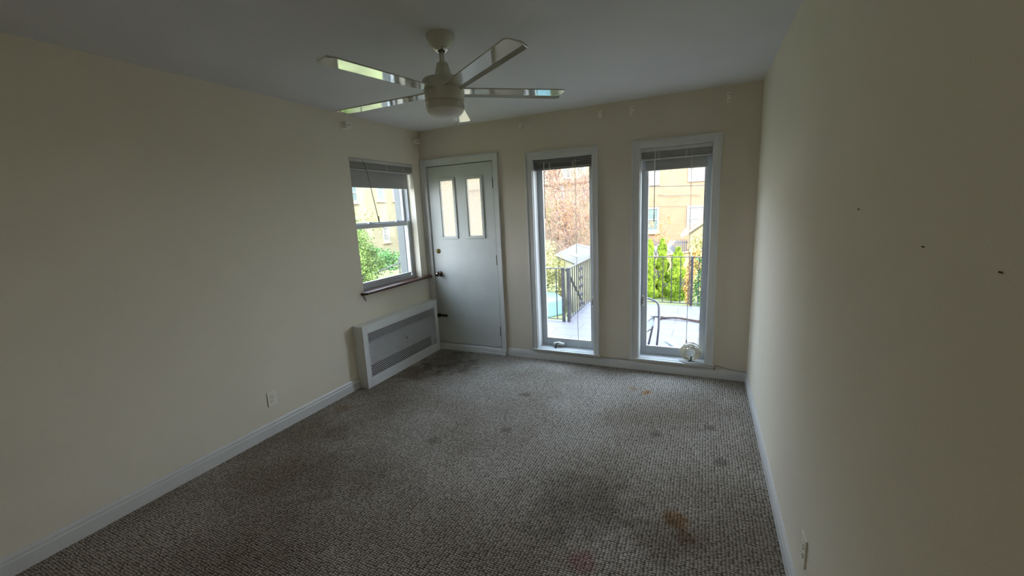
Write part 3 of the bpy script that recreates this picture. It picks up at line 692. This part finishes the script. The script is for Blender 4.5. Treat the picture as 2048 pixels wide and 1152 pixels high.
ZB, ZT = -.066, .690
def railing(label, pts, posts, group, nb, extra=None):
    a, b = Vector(pts[0]), Vector(pts[1])
    t = thing('iron_railing', label, 'railing', tuple(a), group)
    dz = Vector((0, 0, 1))
    MB().bar(a+dz*0, b+dz*0, .022, .010).build('bottom_rail', 'rail', t)
    top = MB().bar(a+dz*(ZT-ZB), b+dz*(ZT-ZB), .036, .012); top.build('top_rail', 'rail', t, bevel=.002)
    for k in range(nb):
        p = a.lerp(b, (k+.5)/nb)
        MB().bar(p, p+dz*(ZT-ZB), .013, .013, (1, 0, 0)).build('baluster', 'rail', t)
    for p in posts:
        MB().box(p[0]-.02, p[0]+.02, p[1]-.02, p[1]+.02, -.10, ZT+.012).build('post', 'rail', t, bevel=.002)
    return t
railing('grey iron railing across the far edge of the terrace', ((1.13, 3.25, ZB), (5.03, 3.25, ZB)), [(2.71, 3.25), (4.2, 3.25)], 'iron railings of the terrace', 29)
railing('grey iron railing running away from the house beside the steps', ((1.10, 1.86, ZB), (1.10, 3.22, ZB)), [(1.10, 1.82), (1.10, 3.25)], 'iron railings of the terrace', 12)
railing('short grey iron railing facing the window nearer the door', ((-.2, 1.82, ZB), (1.02, 1.82, ZB)), [(1.02, 1.82), (-.2, 1.82)], 'iron railings of the terrace', 6)
st = thing('stair_handrail', 'sloping grey iron handrail going down from the terrace corner', 'railing', (1.0, 1.95, .69))
A, B = Vector((1.03, 1.95, .66)), Vector((.98, 3.5, -.45))
MB().bar(A, B, .036, .014).build('top_rail', 'rail', st)
MB().bar(A-Vector((0, 0, .70)), B-Vector((0, 0, .70)), .022, .012).build('bottom_rail', 'rail', st)
for k in range(11):
    p = A.lerp(B, (k+.5)/11); MB().bar(p, p-Vector((0, 0, .70)), .012).build('baluster', 'rail', st)
# scroll ornaments worked into the railing
def scroll(c, r, ax):
    pts = []
    for i in range(26):
        q = i/25*2.6*PI; rr = r*(1-.75*i/25)
        pts.append(Vector(c)+(Vector(ax)*math.cos(q)+Vector((0, 0, 1))*math.sin(q))*rr)
    return pts
for ob in [o for o in COL.objects if o.name.startswith('iron_railing')]:
    if 'across' in ob['label']:
        for x, z in ((2.19, .42), (2.19, .36), (2.31, .22), (2.57, .30), (2.58, .24)): MB().tube(scroll((x, 3.25, z), .040, (1, 0, 0)), .006, 6).build('scroll', 'rail', ob)
    elif 'running' in ob['label']:
        for i in range(5):
            for y in (2.46, 2.58): MB().tube(scroll((1.10, y, .02+.14*i), .050, (0, 1 if y < 2.5 else -1, 0)), .007, 6).build('scroll', 'rail', ob)

# patio chair
pc = thing('patio_chair', 'grey tubular patio chair with a blue-grey seat on the tiles', 'chair', (2.15, .85, -.10))
def arc(pts, r=.05, n=5):
    out = [Vector(pts[0])]
    for i in range(1, len(pts)-1):
        p0, p, p1 = Vector(pts[i-1]), Vector(pts[i]), Vector(pts[i+1]); a = (p0-p).normalized()*r; b = (p1-p).normalized()*r
        for k in range(n+1):
            t = k/n; out.append((p+a)*(1-t)**2+p*2*t*(1-t)+(p+b)*t*t)
    out.append(Vector(pts[-1])); return out
for yy in (1.10, .60):
    MB().tube(arc([(1.90, yy, -.10), (1.93, yy, .16), (1.97, yy, .45), (2.28, yy, .475), (2.42, yy, .43), (2.425, yy, .15), (2.405, yy, -.10)], .06), .0125, 10).build('arm_frame', 'alu', pc)
    MB().tube([(2.37, yy+(-.012 if yy > .8 else .012), .245), (2.35, yy+(-.012 if yy > .8 else .012), .10), (2.31, yy+(-.012 if yy > .8 else .012), -.10)], .012, 10).build('leg', 'alu', pc)
MB().tube([(1.95, 1.09, .22), (2.415, 1.09, .26)], .011, 8).tube([(1.95, .61, .22), (2.415, .61, .26)], .011, 8).tube([(2.36, .61, .25), (2.36, 1.09, .25)], .011, 8).tube([(2.33, .61, .10), (2.33, 1.09, .10)], .009, 8).build('seat_frame', 'alu', pc)
MB().prism([(1.94, .262), (2.33, .262), (2.368, .248), (2.380, .165), (2.366, .163), (2.350, .232), (1.94, .236)], -1.075, -.625, Matrix.Rotation(PI/2, 4, 'X')).build('seat', 'cushion', pc)
MB().bar((1.95, .85, .24), (1.86, .85, .74), .45, .02, (1, 0, 0)).build('backrest', 'cushion', pc, bevel=.006)

pc.rotation_euler = (0, 0, -.2); pc.location.x -= .045

# dead branch on the tiles
bp_ = [(2.33, 2.30, -.075), (2.40, 2.30, -.082), (2.50, 2.31, -.074), (2.60, 2.29, -.070), (2.70, 2.27, -.078), (2.80, 2.24, -.082), (2.90, 2.23, -.08), (3.02, 2.20, -.084)]
tb = MB().tube(bp_, .015, 8, radii=[.022, .015, .014, .016, .015, .015, .019, .012]).tube([(2.35, 2.30, -.08), (2.33, 2.26, -.086), (2.345, 2.22, -.09)], .009, 6).tube([(2.62, 2.29, -.07), (2.66, 2.33, -.085)], .006, 6).tube([(2.80, 2.24, -.08), (2.86, 2.19, -.088)], .007, 6)
tag(tb.build('fallen_branch', M['branch']), 'crooked dead branch lying on the terrace tiles', 'branch')
pp = MB().bar((2.50, 1.26, -.088), (2.66, .98, -.088), .05, .022)
tag(pp.build('plastic_strip', M['aqua'], bevel=.003), 'pale aqua plastic strip lying on the tiles behind the coiled cable', 'strip')

# ---- houses
def window_unit(b, u0, u1, z0, z1, d, to3, pane_m='wglass', mull=True, sill=True):
    """d = distance in front of the wall; to3(u, d, z)"""
    def bx(mb, a, b_, c, e, d0, d1):
        p = [to3(x, y, z) for z in (c, e) for y in (d0, d1) for x in (a, b_)]
        mb.add(p, [(0, 2, 3, 1), (4, 5, 7, 6), (0, 1, 5, 4), (2, 6, 7, 3), (0, 4, 6, 2), (1, 3, 7, 5)])
    f = MB(); w_ = .09
    for (a, b_, c, e) in ((u0, u0+w_, z0, z1), (u1-w_, u1, z0, z1), (u0+w_, u1-w_, z0, z0+w_*1.3), (u0+w_, u1-w_, z1-w_, z1)): bx(f, a, b_, c, e, -.02, .06)
    if mull: bx(f, u0+w_, u1-w_, (z0+z1)/2-.03, (z0+z1)/2+.03, -.01, .05)
    fo = f.build('window', 'extwhite', b)
    g = MB(); bx(g, u0+w_, u1-w_, z0+w_*1.3, z1-w_, -.005, .02); g.build('pane', pane_m, fo)
    if sill:
        s = MB(); bx(s, u0-.08, u1+.08, z0-.14, z0, -.02, .12); s.build('window_sill', 'stone', b)

YH = 21.0
hs = thing('brick_house', 'orange-tan brick house seen through the window nearer the right wall', 'house', (3, YH, -1.5))
MB().box(-2.2, 9, YH, YH+9, -1.5, 7.2).build('brick_wall', 'brick_o', hs)
MB().box(-2.4, 9.2, YH-.3, YH+9.3, 7.2, 7.5).build('roof_edge', 'extwhite', hs)
fr3 = lambda u, d, z: (u, YH-d, z)
for (u0, u1, z0, z1, pm) in ((-.55, .53, 2.52, 4.1, 'wshade'), (1.96, 3.05, 2.58, 4.1, 'wshade'), (-.55, .53, -.02, 1.32, 'wglass'), (1.97, 3.05, -.05, 1.32, 'wshade'), (4.6, 5.6, 2.55, 4.1, 'wglass'), (4.6, 5.6, 0, 1.32, 'wglass')):
    window_unit(hs, u0, u1, z0, z1, 0, fr3, pm, sill=(pm == 'wglass'))
hy = thing('brick_house', 'yellow-tan brick house seen through the window nearer the door', 'house', (-6, YH, -1.5))
MB().box(-12, -2.45, YH, YH+9, -1.5, 2.98).build('brick_wall', 'brick_y', hy)
MB().box(-12.1, -2.45, YH-.25, YH+9, 2.98, 3.10).build('cornice', 'shingle', hy)
MB().box(-12, -2.45, YH+.5, YH+9, 3.10, 6.0).build('upper_storey', 'siding', hy)
f3b = lambda u, d, z: (u, YH+.5-d, z)
for u in (-4.9, -4.0, -3.2, -6.4, -8): window_unit(hy, u-.28, u+.28, 3.25, 4.6, 0, f3b, 'wglass', sill=False)
for (u0, u1, z0, z1) in ((-5.55, -4.95, .08, 1.30), (-5.55, -4.95, 2.0, 2.85), (-8.2, -7.2, .1, 1.3), (-8.2, -7.2, 1.9, 2.85)): window_unit(hy, u0, u1, z0, z1, 0, fr3)
hl = thing('apartment_building', 'pale yellow brick apartment building seen through the short left window', 'building', (-22, 18, -1.5))
XL = -20.0
MB().box(XL-8, XL, 8, 44, -1.5, 7.6).build('brick_wall', 'brick_l', hl)
MB().box(XL-8.2, XL+.2, 7.8, 44.2, 7.6, 7.95).build('roof_edge', 'extwhite', hl)
fl3 = lambda u, d, z: (XL+d, u, z)
cy = lambda y: -3.925+(y+3.925)*1.356
cz = lambda z: 1.56+(z-1.56)*1.356
for (ya, yb, za, zb, pm) in ((12.55, 13.35, 2.35, 3.35, 'wglass'), (14.83, 15.42, 2.44, 3.5, 'wglass'), (16.18, 16.82, 2.44, 3.5, 'wshade'), (15.0, 15.52, .08, .93, 'wshade'), (16.3, 16.95, .05, .93, 'wglass'), (12.5, 13.3, .08, .93, 'wglass'), (18.5, 19.1, 2.44, 3.5, 'wglass'), (18.5, 19.1, .05, .93, 'wglass')):
    window_unit(hl, cy(ya), cy(yb), cz(za), cz(zb), 0, fl3, pm)
# houses filling the gap between the two rows
gp = thing('brick_house', 'distant tan brick row house behind the bare tree', 'house', (-13, 48, -1.5))
MB().box(-18, -8, 46, 52, -1.5, 8).build('brick_wall', 'brick_y', gp)
MB().box(-18.2, -7.8, 45.7, 52.2, 8, 8.3).build('roof_edge', 'shingle', gp)

# cream shed at the right
sh = thing('garden_shed', 'cream shed with a pinkish shingle roof behind the ivy', 'shed', (4, 14.5, -1.5))
MB().add([(2.32, 14, -1.5), (6.0, 14, -1.5), (6.0, 14, .55), (4.16, 14, 1.75), (2.32, 14, .35), (2.32, 17, -1.5), (6.0, 17, -1.5), (6.0, 17, .55), (4.16, 17, 1.75), (2.32, 17, .35)],
    [(0, 1, 2, 3, 4), (9, 8, 7, 6, 5), (0, 4, 9, 5), (1, 6, 7, 2), (3, 8, 9, 4), (2, 7, 8, 3)]).build('shed_wall', 'siding', sh)
MB().bar((2.05, 13.75, .22), (4.25, 13.75, 1.82), .10, .10).build('gable_trim', 'stone', sh)
rf = MB().add([(2.0, 13.85, .22), (4.16, 13.85, 1.80), (4.16, 17.3, 1.80), (2.0, 17.3, .22), (2.0, 13.85, .30), (4.16, 13.85, 1.90), (4.16, 17.3, 1.90), (2.0, 17.3, .30)], [(0, 1, 2, 3), (4, 7, 6, 5), (0, 4, 5, 1), (3, 2, 6, 7), (0, 3, 7, 4)])
rf.add([(6.3, 13.85, .42), (4.16, 13.85, 1.80), (4.16, 17.3, 1.80), (6.3, 17.3, .42), (6.3, 13.85, .50), (4.16, 13.85, 1.90), (4.16, 17.3, 1.90), (6.3, 17.3, .50)], [(0, 3, 2, 1), (4, 5, 6, 7), (0, 1, 5, 4), (3, 7, 6, 2), (0, 4, 7, 3)])
rf.build('roof', 'shingle', sh)

# lean-to roof with a white skylight strip
ln = thing('lean_to', 'low outbuilding with a sloping pale grey roof beyond the steps', 'shed', (-.7, 8.5, -1.5))
L_, N_, F_, G_ = Vector((-1.63, 9.248, 0)), Vector((-.358, 7.256, 0)), Vector((-.993, 9.678, .32)), Vector((.279, 7.686, .32))
nn = (N_-L_).cross(F_-L_).normalized()
if nn.z < 0: nn = -nn
th = nn*-.05
MB().add([L_, N_, G_, F_, L_+th, N_+th, G_+th, F_+th], [(0, 1, 2, 3), (7, 6, 5, 4), (0, 4, 5, 1), (1, 5, 6, 2), (2, 6, 7, 3), (3, 7, 4, 0)]).build('roof', 'roofgrey', ln)
ins = lambda p, q, k: p.lerp(q, k)
cc_ = (L_+N_+F_+G_)/4
qs = [cc_+(p-cc_)*.88 for p in (L_, N_, G_, F_)]
MB().add([Vector((p.x, p.y, -1.5)) for p in qs]+[p+th*1.02 for p in qs], [(0, 1, 5, 4), (1, 2, 6, 5), (2, 3, 7, 6), (3, 0, 4, 7), (4, 5, 6, 7)]).build('shed_wall', 'siding', ln)
u_ = (N_-L_).normalized(); v_ = (F_-L_).normalized(); o_ = L_+u_*.95+v_*.26
MB().add([o_+nn*.005, o_+u_*.75+nn*.005, o_+u_*.75+v_*.10+nn*.005, o_+v_*.10+nn*.005, o_+nn*.03, o_+u_*.75+nn*.03, o_+u_*.75+v_*.10+nn*.03, o_+v_*.10+nn*.03], [(0, 1, 2, 3), (7, 6, 5, 4), (0, 4, 5, 1), (1, 5, 6, 2), (2, 6, 7, 3), (3, 7, 4, 0)]).build('skylight_strip', 'aqua', ln)
MB().bar(F_+nn*.01, G_+nn*.01, .05, .03).bar(L_+nn*.01, F_+nn*.01, .04, .03).build('roof_edge', 'extwhite', ln)

# picket fence and wooden fence
pf = thing('picket_fence', 'white picket fence in front of the orange brick house', 'fence', (1.9, 16, -1.5))
for k in range(10):
    x = 1.42+k*.078
    MB().prism([(x, -1.5), (x+.045, -1.5), (x+.045, -.16), (x+.0225, -.10), (x, -.16)], 0, .02, Matrix.Translation((0, 16.32, 0)) @ Matrix.Rotation(PI/2, 4, 'X')).build('picket', 'extwhite', pf)
MB().box(1.40, 2.22, 16.32, 16.35, -.26, -.21).box(1.40, 2.22, 16.32, 16.35, -1.1, -1.05).build('rail', 'extwhite', pf)
wf = thing('wooden_fence', 'low tan wooden fence behind the cedars', 'fence', (3, 12, -1.5))
MB().add([(.9, 12, -1.5), (3.4, 12, -1.5), (3.4, 12, -.03), (.9, 12, -.40), (.9, 12.04, -1.5), (3.4, 12.04, -1.5), (3.4, 12.04, -.03), (.9, 12.04, -.40)], [(0, 1, 2, 3), (7, 6, 5, 4), (0, 4, 5, 1), (1, 5, 6, 2), (2, 6, 7, 3), (3, 7, 4, 0)]).build('fence_panel', 'fencewood', wf)
MB().bar((.9, 11.97, -.40), (3.4, 11.97, -.03), .07, .05).build('cap_rail', 'fencewood', wf)
for x in (1.0, 1.9, 2.45, 3.2): MB().box(x, x+.09, 11.93, 12, -1.5, -.36+.148*(x-.9)).build('post', 'fencewood', wf)

# parked car (only its front end shows past the cedars)
ca = thing('parked_car', 'silver car parked behind the cedars', 'car', (-.2, 15.2, -1.5))
prof = [(-2.6, -.95), (-2.6, -.45), (-2.35, -.30), (-1.9, -.24), (-1.3, .18), (-.1, .24), (.55, .08), (1.05, -.22), (1.55, -.30), (1.75, -.48), (1.78, -.95)]
bm_ = MB(); n = len(prof)
secs = [(14.35, .90), (14.45, 1.0), (15.9, 1.0), (16.0, .90)]
vs = [(x*1.0, y, -.6+(z+.6)*s if z > -.3 else z) for y, s in secs for x, z in prof]
fs = [tuple(range(n))[::-1], tuple(range(3*n, 4*n))]
for s in range(3): fs += [(s*n+i, s*n+(i+1) % n, (s+1)*n+(i+1) % n, (s+1)*n+i) for i in range(n)]
bm_.add([(x, y, z) for x, y, z in vs], fs).build('body', 'carpaint', ca, bevel=.05, seg=3)
MB().add([(.58, 14.5, .085), (1.03, 14.5, -.185), (1.03, 15.85, -.185), (.58, 15.85, .085)], [(0, 1, 2, 3)]).build('windscreen', 'carglass', ca)
MB().add([(-1.2, 14.34, .10), (-1.65, 14.34, -.20), (.85, 14.34, -.20), (.45, 14.34, .06), (-.1, 14.34, .15)], [(0, 1, 2, 3, 4)]).build('side_window', 'carglass', ca)
for x in (1.15, -1.8):
    for y in (14.42, 15.93): MB().tube([(x, y-.09, -1.19), (x, y+.09, -1.19)], .31, 24).build('wheel', 'tyre', ca)

# wires
def wire(name, pts, r, label):
    tag(MB().tube(pts, r, 6).build(name, M['wire']), label, 'cable', 'wires strung outside')
wire('overhead_cable', [(-6, 19.5, 2.50), (-2, 19.5, 2.42), (0, 19.5, 2.42), (2.0, 19.5, 2.34), (3.2, 19.5, 2.29), (9, 19.5, 2.35)], .018, 'dark overhead cable crossing the orange brick house below its upper windows')
wire('overhead_cable', [(.45, 20.9, 1.98), (1.0, 20.9, 1.90), (1.8, 20.9, 1.90), (2.6, 20.9, 1.84)], .012, 'thin dark cable fixed to the bare middle of the orange brick wall')
wire('overhead_cable', [(-8.0, 6.6, -.60), (-8, 7.2, -.52), (-8, 8.2, -.40), (-8, 9.33, -.244), (-8, 10.5, -.10)], .026, 'dark sloping pole seen low through the short left window')
tag(MB().tube([(-8.1, 9.12, -1.5), (-8.1, 9.17, -.05)], .028, 8).build('metal_post', M['wire']), 'thin dark upright post seen through the short left window', 'post')

# ---- plants
def cedar(x, y, zb, h, r, label, n=5200, seed=1):
    t = thing('cedar_shrub', label, 'shrub', (x, y, zb), 'cedar shrubs beyond the terrace'); rg = random.Random(seed)
    b = MB()
    for i in range(n):
        u = rg.random()**1.25; z = zb+u*h; rr = r*(1-u)**.5*(.82+.25*math.sin(7*u*PI+seed))*1.05; a = rg.uniform(0, 2*PI); k = rg.uniform(.72, 1.06)
        p = Vector((x+rr*k*math.cos(a), y+rr*k*math.sin(a), z))
        d = Vector((math.cos(a)*.5, math.sin(a)*.5, 1)).normalized(); s = Vector((-math.sin(a), math.cos(a), 0)); L = rg.uniform(.05, .10); w_ = L*.35
        s.rotate(Matrix.Rotation(rg.uniform(-1, 1), 3, d))
        b.add([p, p+d*L*.5+s*w_, p+d*L, p+d*L*.5-s*w_], [(0, 1, 2, 3)])
    b.build('foliage', 'cedar', t)
    MB().tube([(x, y, zb-.05), (x, y, zb+h*.85)], .05, 8, radii=[.07, .02]).build('trunk', 'bark', t)
cedar(1.28, 10.2, -1.5, 1.86, .25, 'bright green cedar shrub leftmost behind the far railing', n=6500, seed=1)
cedar(1.64, 10.5, -1.5, 1.86, .26, 'bright green cedar shrub second from the left behind the far railing', n=6500, seed=2)
cedar(2.14, 10.1, -1.5, 1.62, .33, 'lower pointed cedar shrub in the middle of the far railing', n=8000, seed=3)
cedar(.68, 10.3, -1.5, 1.8, .21, 'bright green cedar shrub half hidden by the window frame', n=3000, seed=4)

def leafblob(name, label, cat, blobs, m, n, size, stems=None, group=None, seed=5, stem_m='bark', part='foliage'):
    loc = (blobs[0][0], blobs[0][1], -1.5); t = thing(name, label, cat, loc, group); rg = random.Random(seed); random.seed(seed)
    b = MB(); tot = sum(q[3]*q[4]*q[5] for q in blobs)
    for (x, y, z, rx, ry, rz) in blobs:
        for i in range(int(n*rx*ry*rz/tot)):
            d = Vector((rg.gauss(0, 1), rg.gauss(0, 1), rg.gauss(0, 1))).normalized()*(rg.random()**.33)
            k = 1+.22*math.sin(5*d.x+seed)*math.cos(6*d.z)
            b.leaf((x+d.x*rx*k, y+d.y*ry*k, max(-1.48, z+d.z*rz*k)), size*rg.uniform(.6, 1.3))
    b.build(part, m, t)
    if stems:
        s = MB()
        for pts, r in stems: s.tube(pts, r, 7, radii=[r*(1-.7*i/(len(pts)-1)) for i in range(len(pts))])
        s.build('stem', stem_m, t)
    return t
leafblob('ivy', 'dark green ivy climbing beside the far right post of the railing', 'ivy', [(2.86, 4.7, -.35, .19, .20, 1.02), (3.2, 4.8, -.5, .35, .25, 1.0), (2.72, 4.6, -.80, .17, .18, .30)], 'ivy', 7000, .030, [([(3.0, 4.9, -1.5), (3.0, 4.9, .2)], .03)], seed=11)
leafblob('ornamental_grass', 'golden dry shrub between the middle cedar and the ivy', 'shrub', [(2.53, 9.2, -.85, .17, .22, .70), (2.66, 10.6, -.5, .2, .3, .6)], 'goldgrass', 2600, .05, seed=12)
leafblob('yellow_shrub', 'yellow-green shrub growing in front of the cream shed', 'shrub', [(2.75, 12.6, -.05, .35, .3, .45), (3.2, 12.6, .05, .5, .3, .5)], 'leaf_y', 1500, .055, seed=13)
leafblob('leafy_bush', 'yellow-green bush left of the iron railing corner', 'bush', [(-1.9, 8.6, -.55, .9, .6, .8), (-2.6, 9.5, -.3, .9, .7, 1.0), (-2.3, 8.9, -1.0, .5, .35, .5)], 'leaf_y', 5200, .055, seed=14)
leafblob('sapling', 'small orange-leaved sapling in front of the brick house', 'tree', [(1.50, 11, .70, .14, .14, .30), (1.75, 11, 1.0, .12, .12, .22), (1.22, 11, .85, .14, .12, .22), (1.62, 11, .35, .2, .15, .2)], 'orangeleaf', 230, .035,
    [([(1.40, 11, -1.5), (1.38, 11, -.3), (1.50, 11, .5), (1.72, 11, 1.05)], .02), ([(1.39, 11, -.2), (1.22, 11, .3), (1.05, 11, .9)], .013), ([(1.46, 11, .2), (1.75, 11, .75), (1.88, 11, 1.1)], .01)], seed=15)

# bare reddish tree between the yards
def bare_tree(name, label, base, h, seed, depth=6, leaves=0, leaf_m='orangeleaf', spread=.55, r0=.13, mat_='twig', hang=0., lsize=.05, droop=0):
    rg = random.Random(seed); t = thing(name, label, 'tree', base, 'trees beyond the terrace'); tk = MB(); tw = MB(); lf = MB(); ends = []
    def grow(p, d, L, r, k):
        pts = [p]; q = p.copy(); dd = d.copy()
        for i in range(4):
            dd = (dd+Vector((rg.gauss(0, .12), rg.gauss(0, .12), rg.gauss(0, .08)-hang*.05*(depth-k if k < 3 else 0)))).normalized(); q = q+dd*L/4; pts.append(q.copy())
        rad = [r*(1-.35*i/4) for i in range(5)]
        (tk if k >= depth-1 else tw).tube(pts, r, 6 if k > 2 else 3, radii=rad)
        if k <= 2: ends.extend(pts[1:])
        if k == 0: return
        for _ in range(3 if k > 2 else 3):
            a = pts[rg.choice((2, 3, 4))]
            nd = (dd+Vector((rg.gauss(0, spread), rg.gauss(0, spread), rg.gauss(.05, spread*.8)))).normalized()
            grow(a.copy(), nd, L*rg.uniform(.6, .85), r*.58, k-1)
    grow(Vector(base), Vector((0, 0, 1)), h*.32, r0, depth)
    tk.build('trunk', 'bark', t); tw.build('branches', mat_, t)
    if droop:
        # veil of fine hanging twigs
        dm = MB()
        for i in range(droop):
            a = rg.uniform(0, 2*PI); rr = .25*h*rg.random()**.6; q = Vector(base)+Vector((rr*math.cos(a), rr*.6*math.sin(a), h*rg.uniform(.22, .85))); pts = [q.copy()]; dd = Vector((rg.gauss(0, .5), rg.gauss(0, .3), rg.uniform(-.2, .6)))
            for k in range(5):
                dd = dd+Vector((rg.gauss(0, .12), rg.gauss(0, .1), -.28)); q = q+dd.normalized()*h*.026; pts.append(q.copy())
            dm.tube(pts, .010, 3, radii=[.008, .0075, .007, .006, .005, .004])
        dm.build('hanging_twigs', mat_, t)
    if leaves:
        random.seed(seed)
        for i in range(leaves):
            p = rg.choice(ends); lf.leaf(p+Vector((rg.gauss(0, .08), rg.gauss(0, .08), rg.gauss(0, .08))), lsize)
        lf.build('foliage', leaf_m, t)
    return t
bare_tree('bare_tree', 'bare reddish tree with a dense veil of twigs in front of the yellow brick house', (-3.3, 15.5, -1.5), 6.6, 21, depth=7, leaves=3000, droop=900, leaf_m='orangeleaf', spread=.5, lsize=.035)
bare_tree('bare_tree', 'nearer bare reddish tree behind the low grey-roofed outbuilding', (-2.2, 13.2, -1.5), 4.4, 25, depth=6, leaves=900, leaf_m='orangeleaf', droop=220, spread=.6, r0=.09, lsize=.035)
bare_tree('bare_tree', 'slim bare tree with yellow leaves at the left of the yellow brick house', (-6.6, 16.8, -1.5), 6.5, 23, depth=5, leaves=3000, leaf_m='leaf_y', spread=.55, r0=.11, lsize=.05)
# green trees seen through the left window
leafblob('leafy_tree', 'leafy green tree filling the lower left of the short window', 'tree', [(-8.3, 7.25, .15, .75, .45, 1.25), (-8.8, 8.1, -.25, .8, .55, .60), (-8.2, 7.2, -.9, .6, .5, .6)], 'leaf', 15000, .042, [([(-8.4, 7.3, -1.5), (-8.4, 7.3, .6)], .06)], seed=31)
leafblob('leafy_tree', 'loose yellow-green tree in front of the apartment building', 'tree', [(-12, 10.2, .9, .9, .9, .8), (-12, 11.6, 1.6, .5, .5, .4), (-12, 12.4, 1.2, .4, .5, .4)], 'leaf_y', 1000, .07, [([(-12, 10.2, -1.5), (-12, 10.3, .4), (-12, 11.4, 1.9)], .06), ([(-12, 10.3, .2), (-12, 12.4, 1.4)], .03)], seed=32)
leafblob('leafy_bush', 'dark green bush behind the sloping pole outside the left window', 'bush', [(-11, 10.6, -.35, .8, 1.1, .55), (-11, 12.0, -.6, .5, .8, .5)], 'ivy', 3000, .07, seed=33)
rk = random.Random(9)
for (x, y, s) in ((-9.2, 9.4, .32), (-8.9, 8.75, .24), (-8.5, 9.75, .26)):
    o = bmesh.new(); bmesh.ops.create_icosphere(o, subdivisions=3, radius=s)
    for v in o.verts: v.co *= 1+.18*math.sin(9*v.co.x/s+x)*math.cos(7*v.co.y/s)+rk.uniform(-.03, .03)
    me = bpy.data.meshes.new('garden_rock'); o.to_mesh(me); o.free(); me.materials.append(M['rock'])
    ob = bpy.data.objects.new('garden_rock', me); COL.objects.link(ob); ob.location = (x, y, -1.5+s*.6)
    tag(ob, {-9.2: 'farthest grey garden rock outside the short left window', -8.9: 'middle grey garden rock outside the short left window, beside the leafy tree', -8.5: 'pale garden rock by the dark upright post outside'}[x], 'rock', 'garden rocks')
tb = MB().prism([(-2.0, 7.5), (-1.05, 6.9), (-.75, 7.4), (-1.2, 8.1), (-1.9, 8.3)], -1.5, -1.02)
tag(tb.build('plastic_tub', M['bluetarp'], bevel=.05, seg=3), 'light blue plastic tub on the ground beyond the short railing', 'tub')
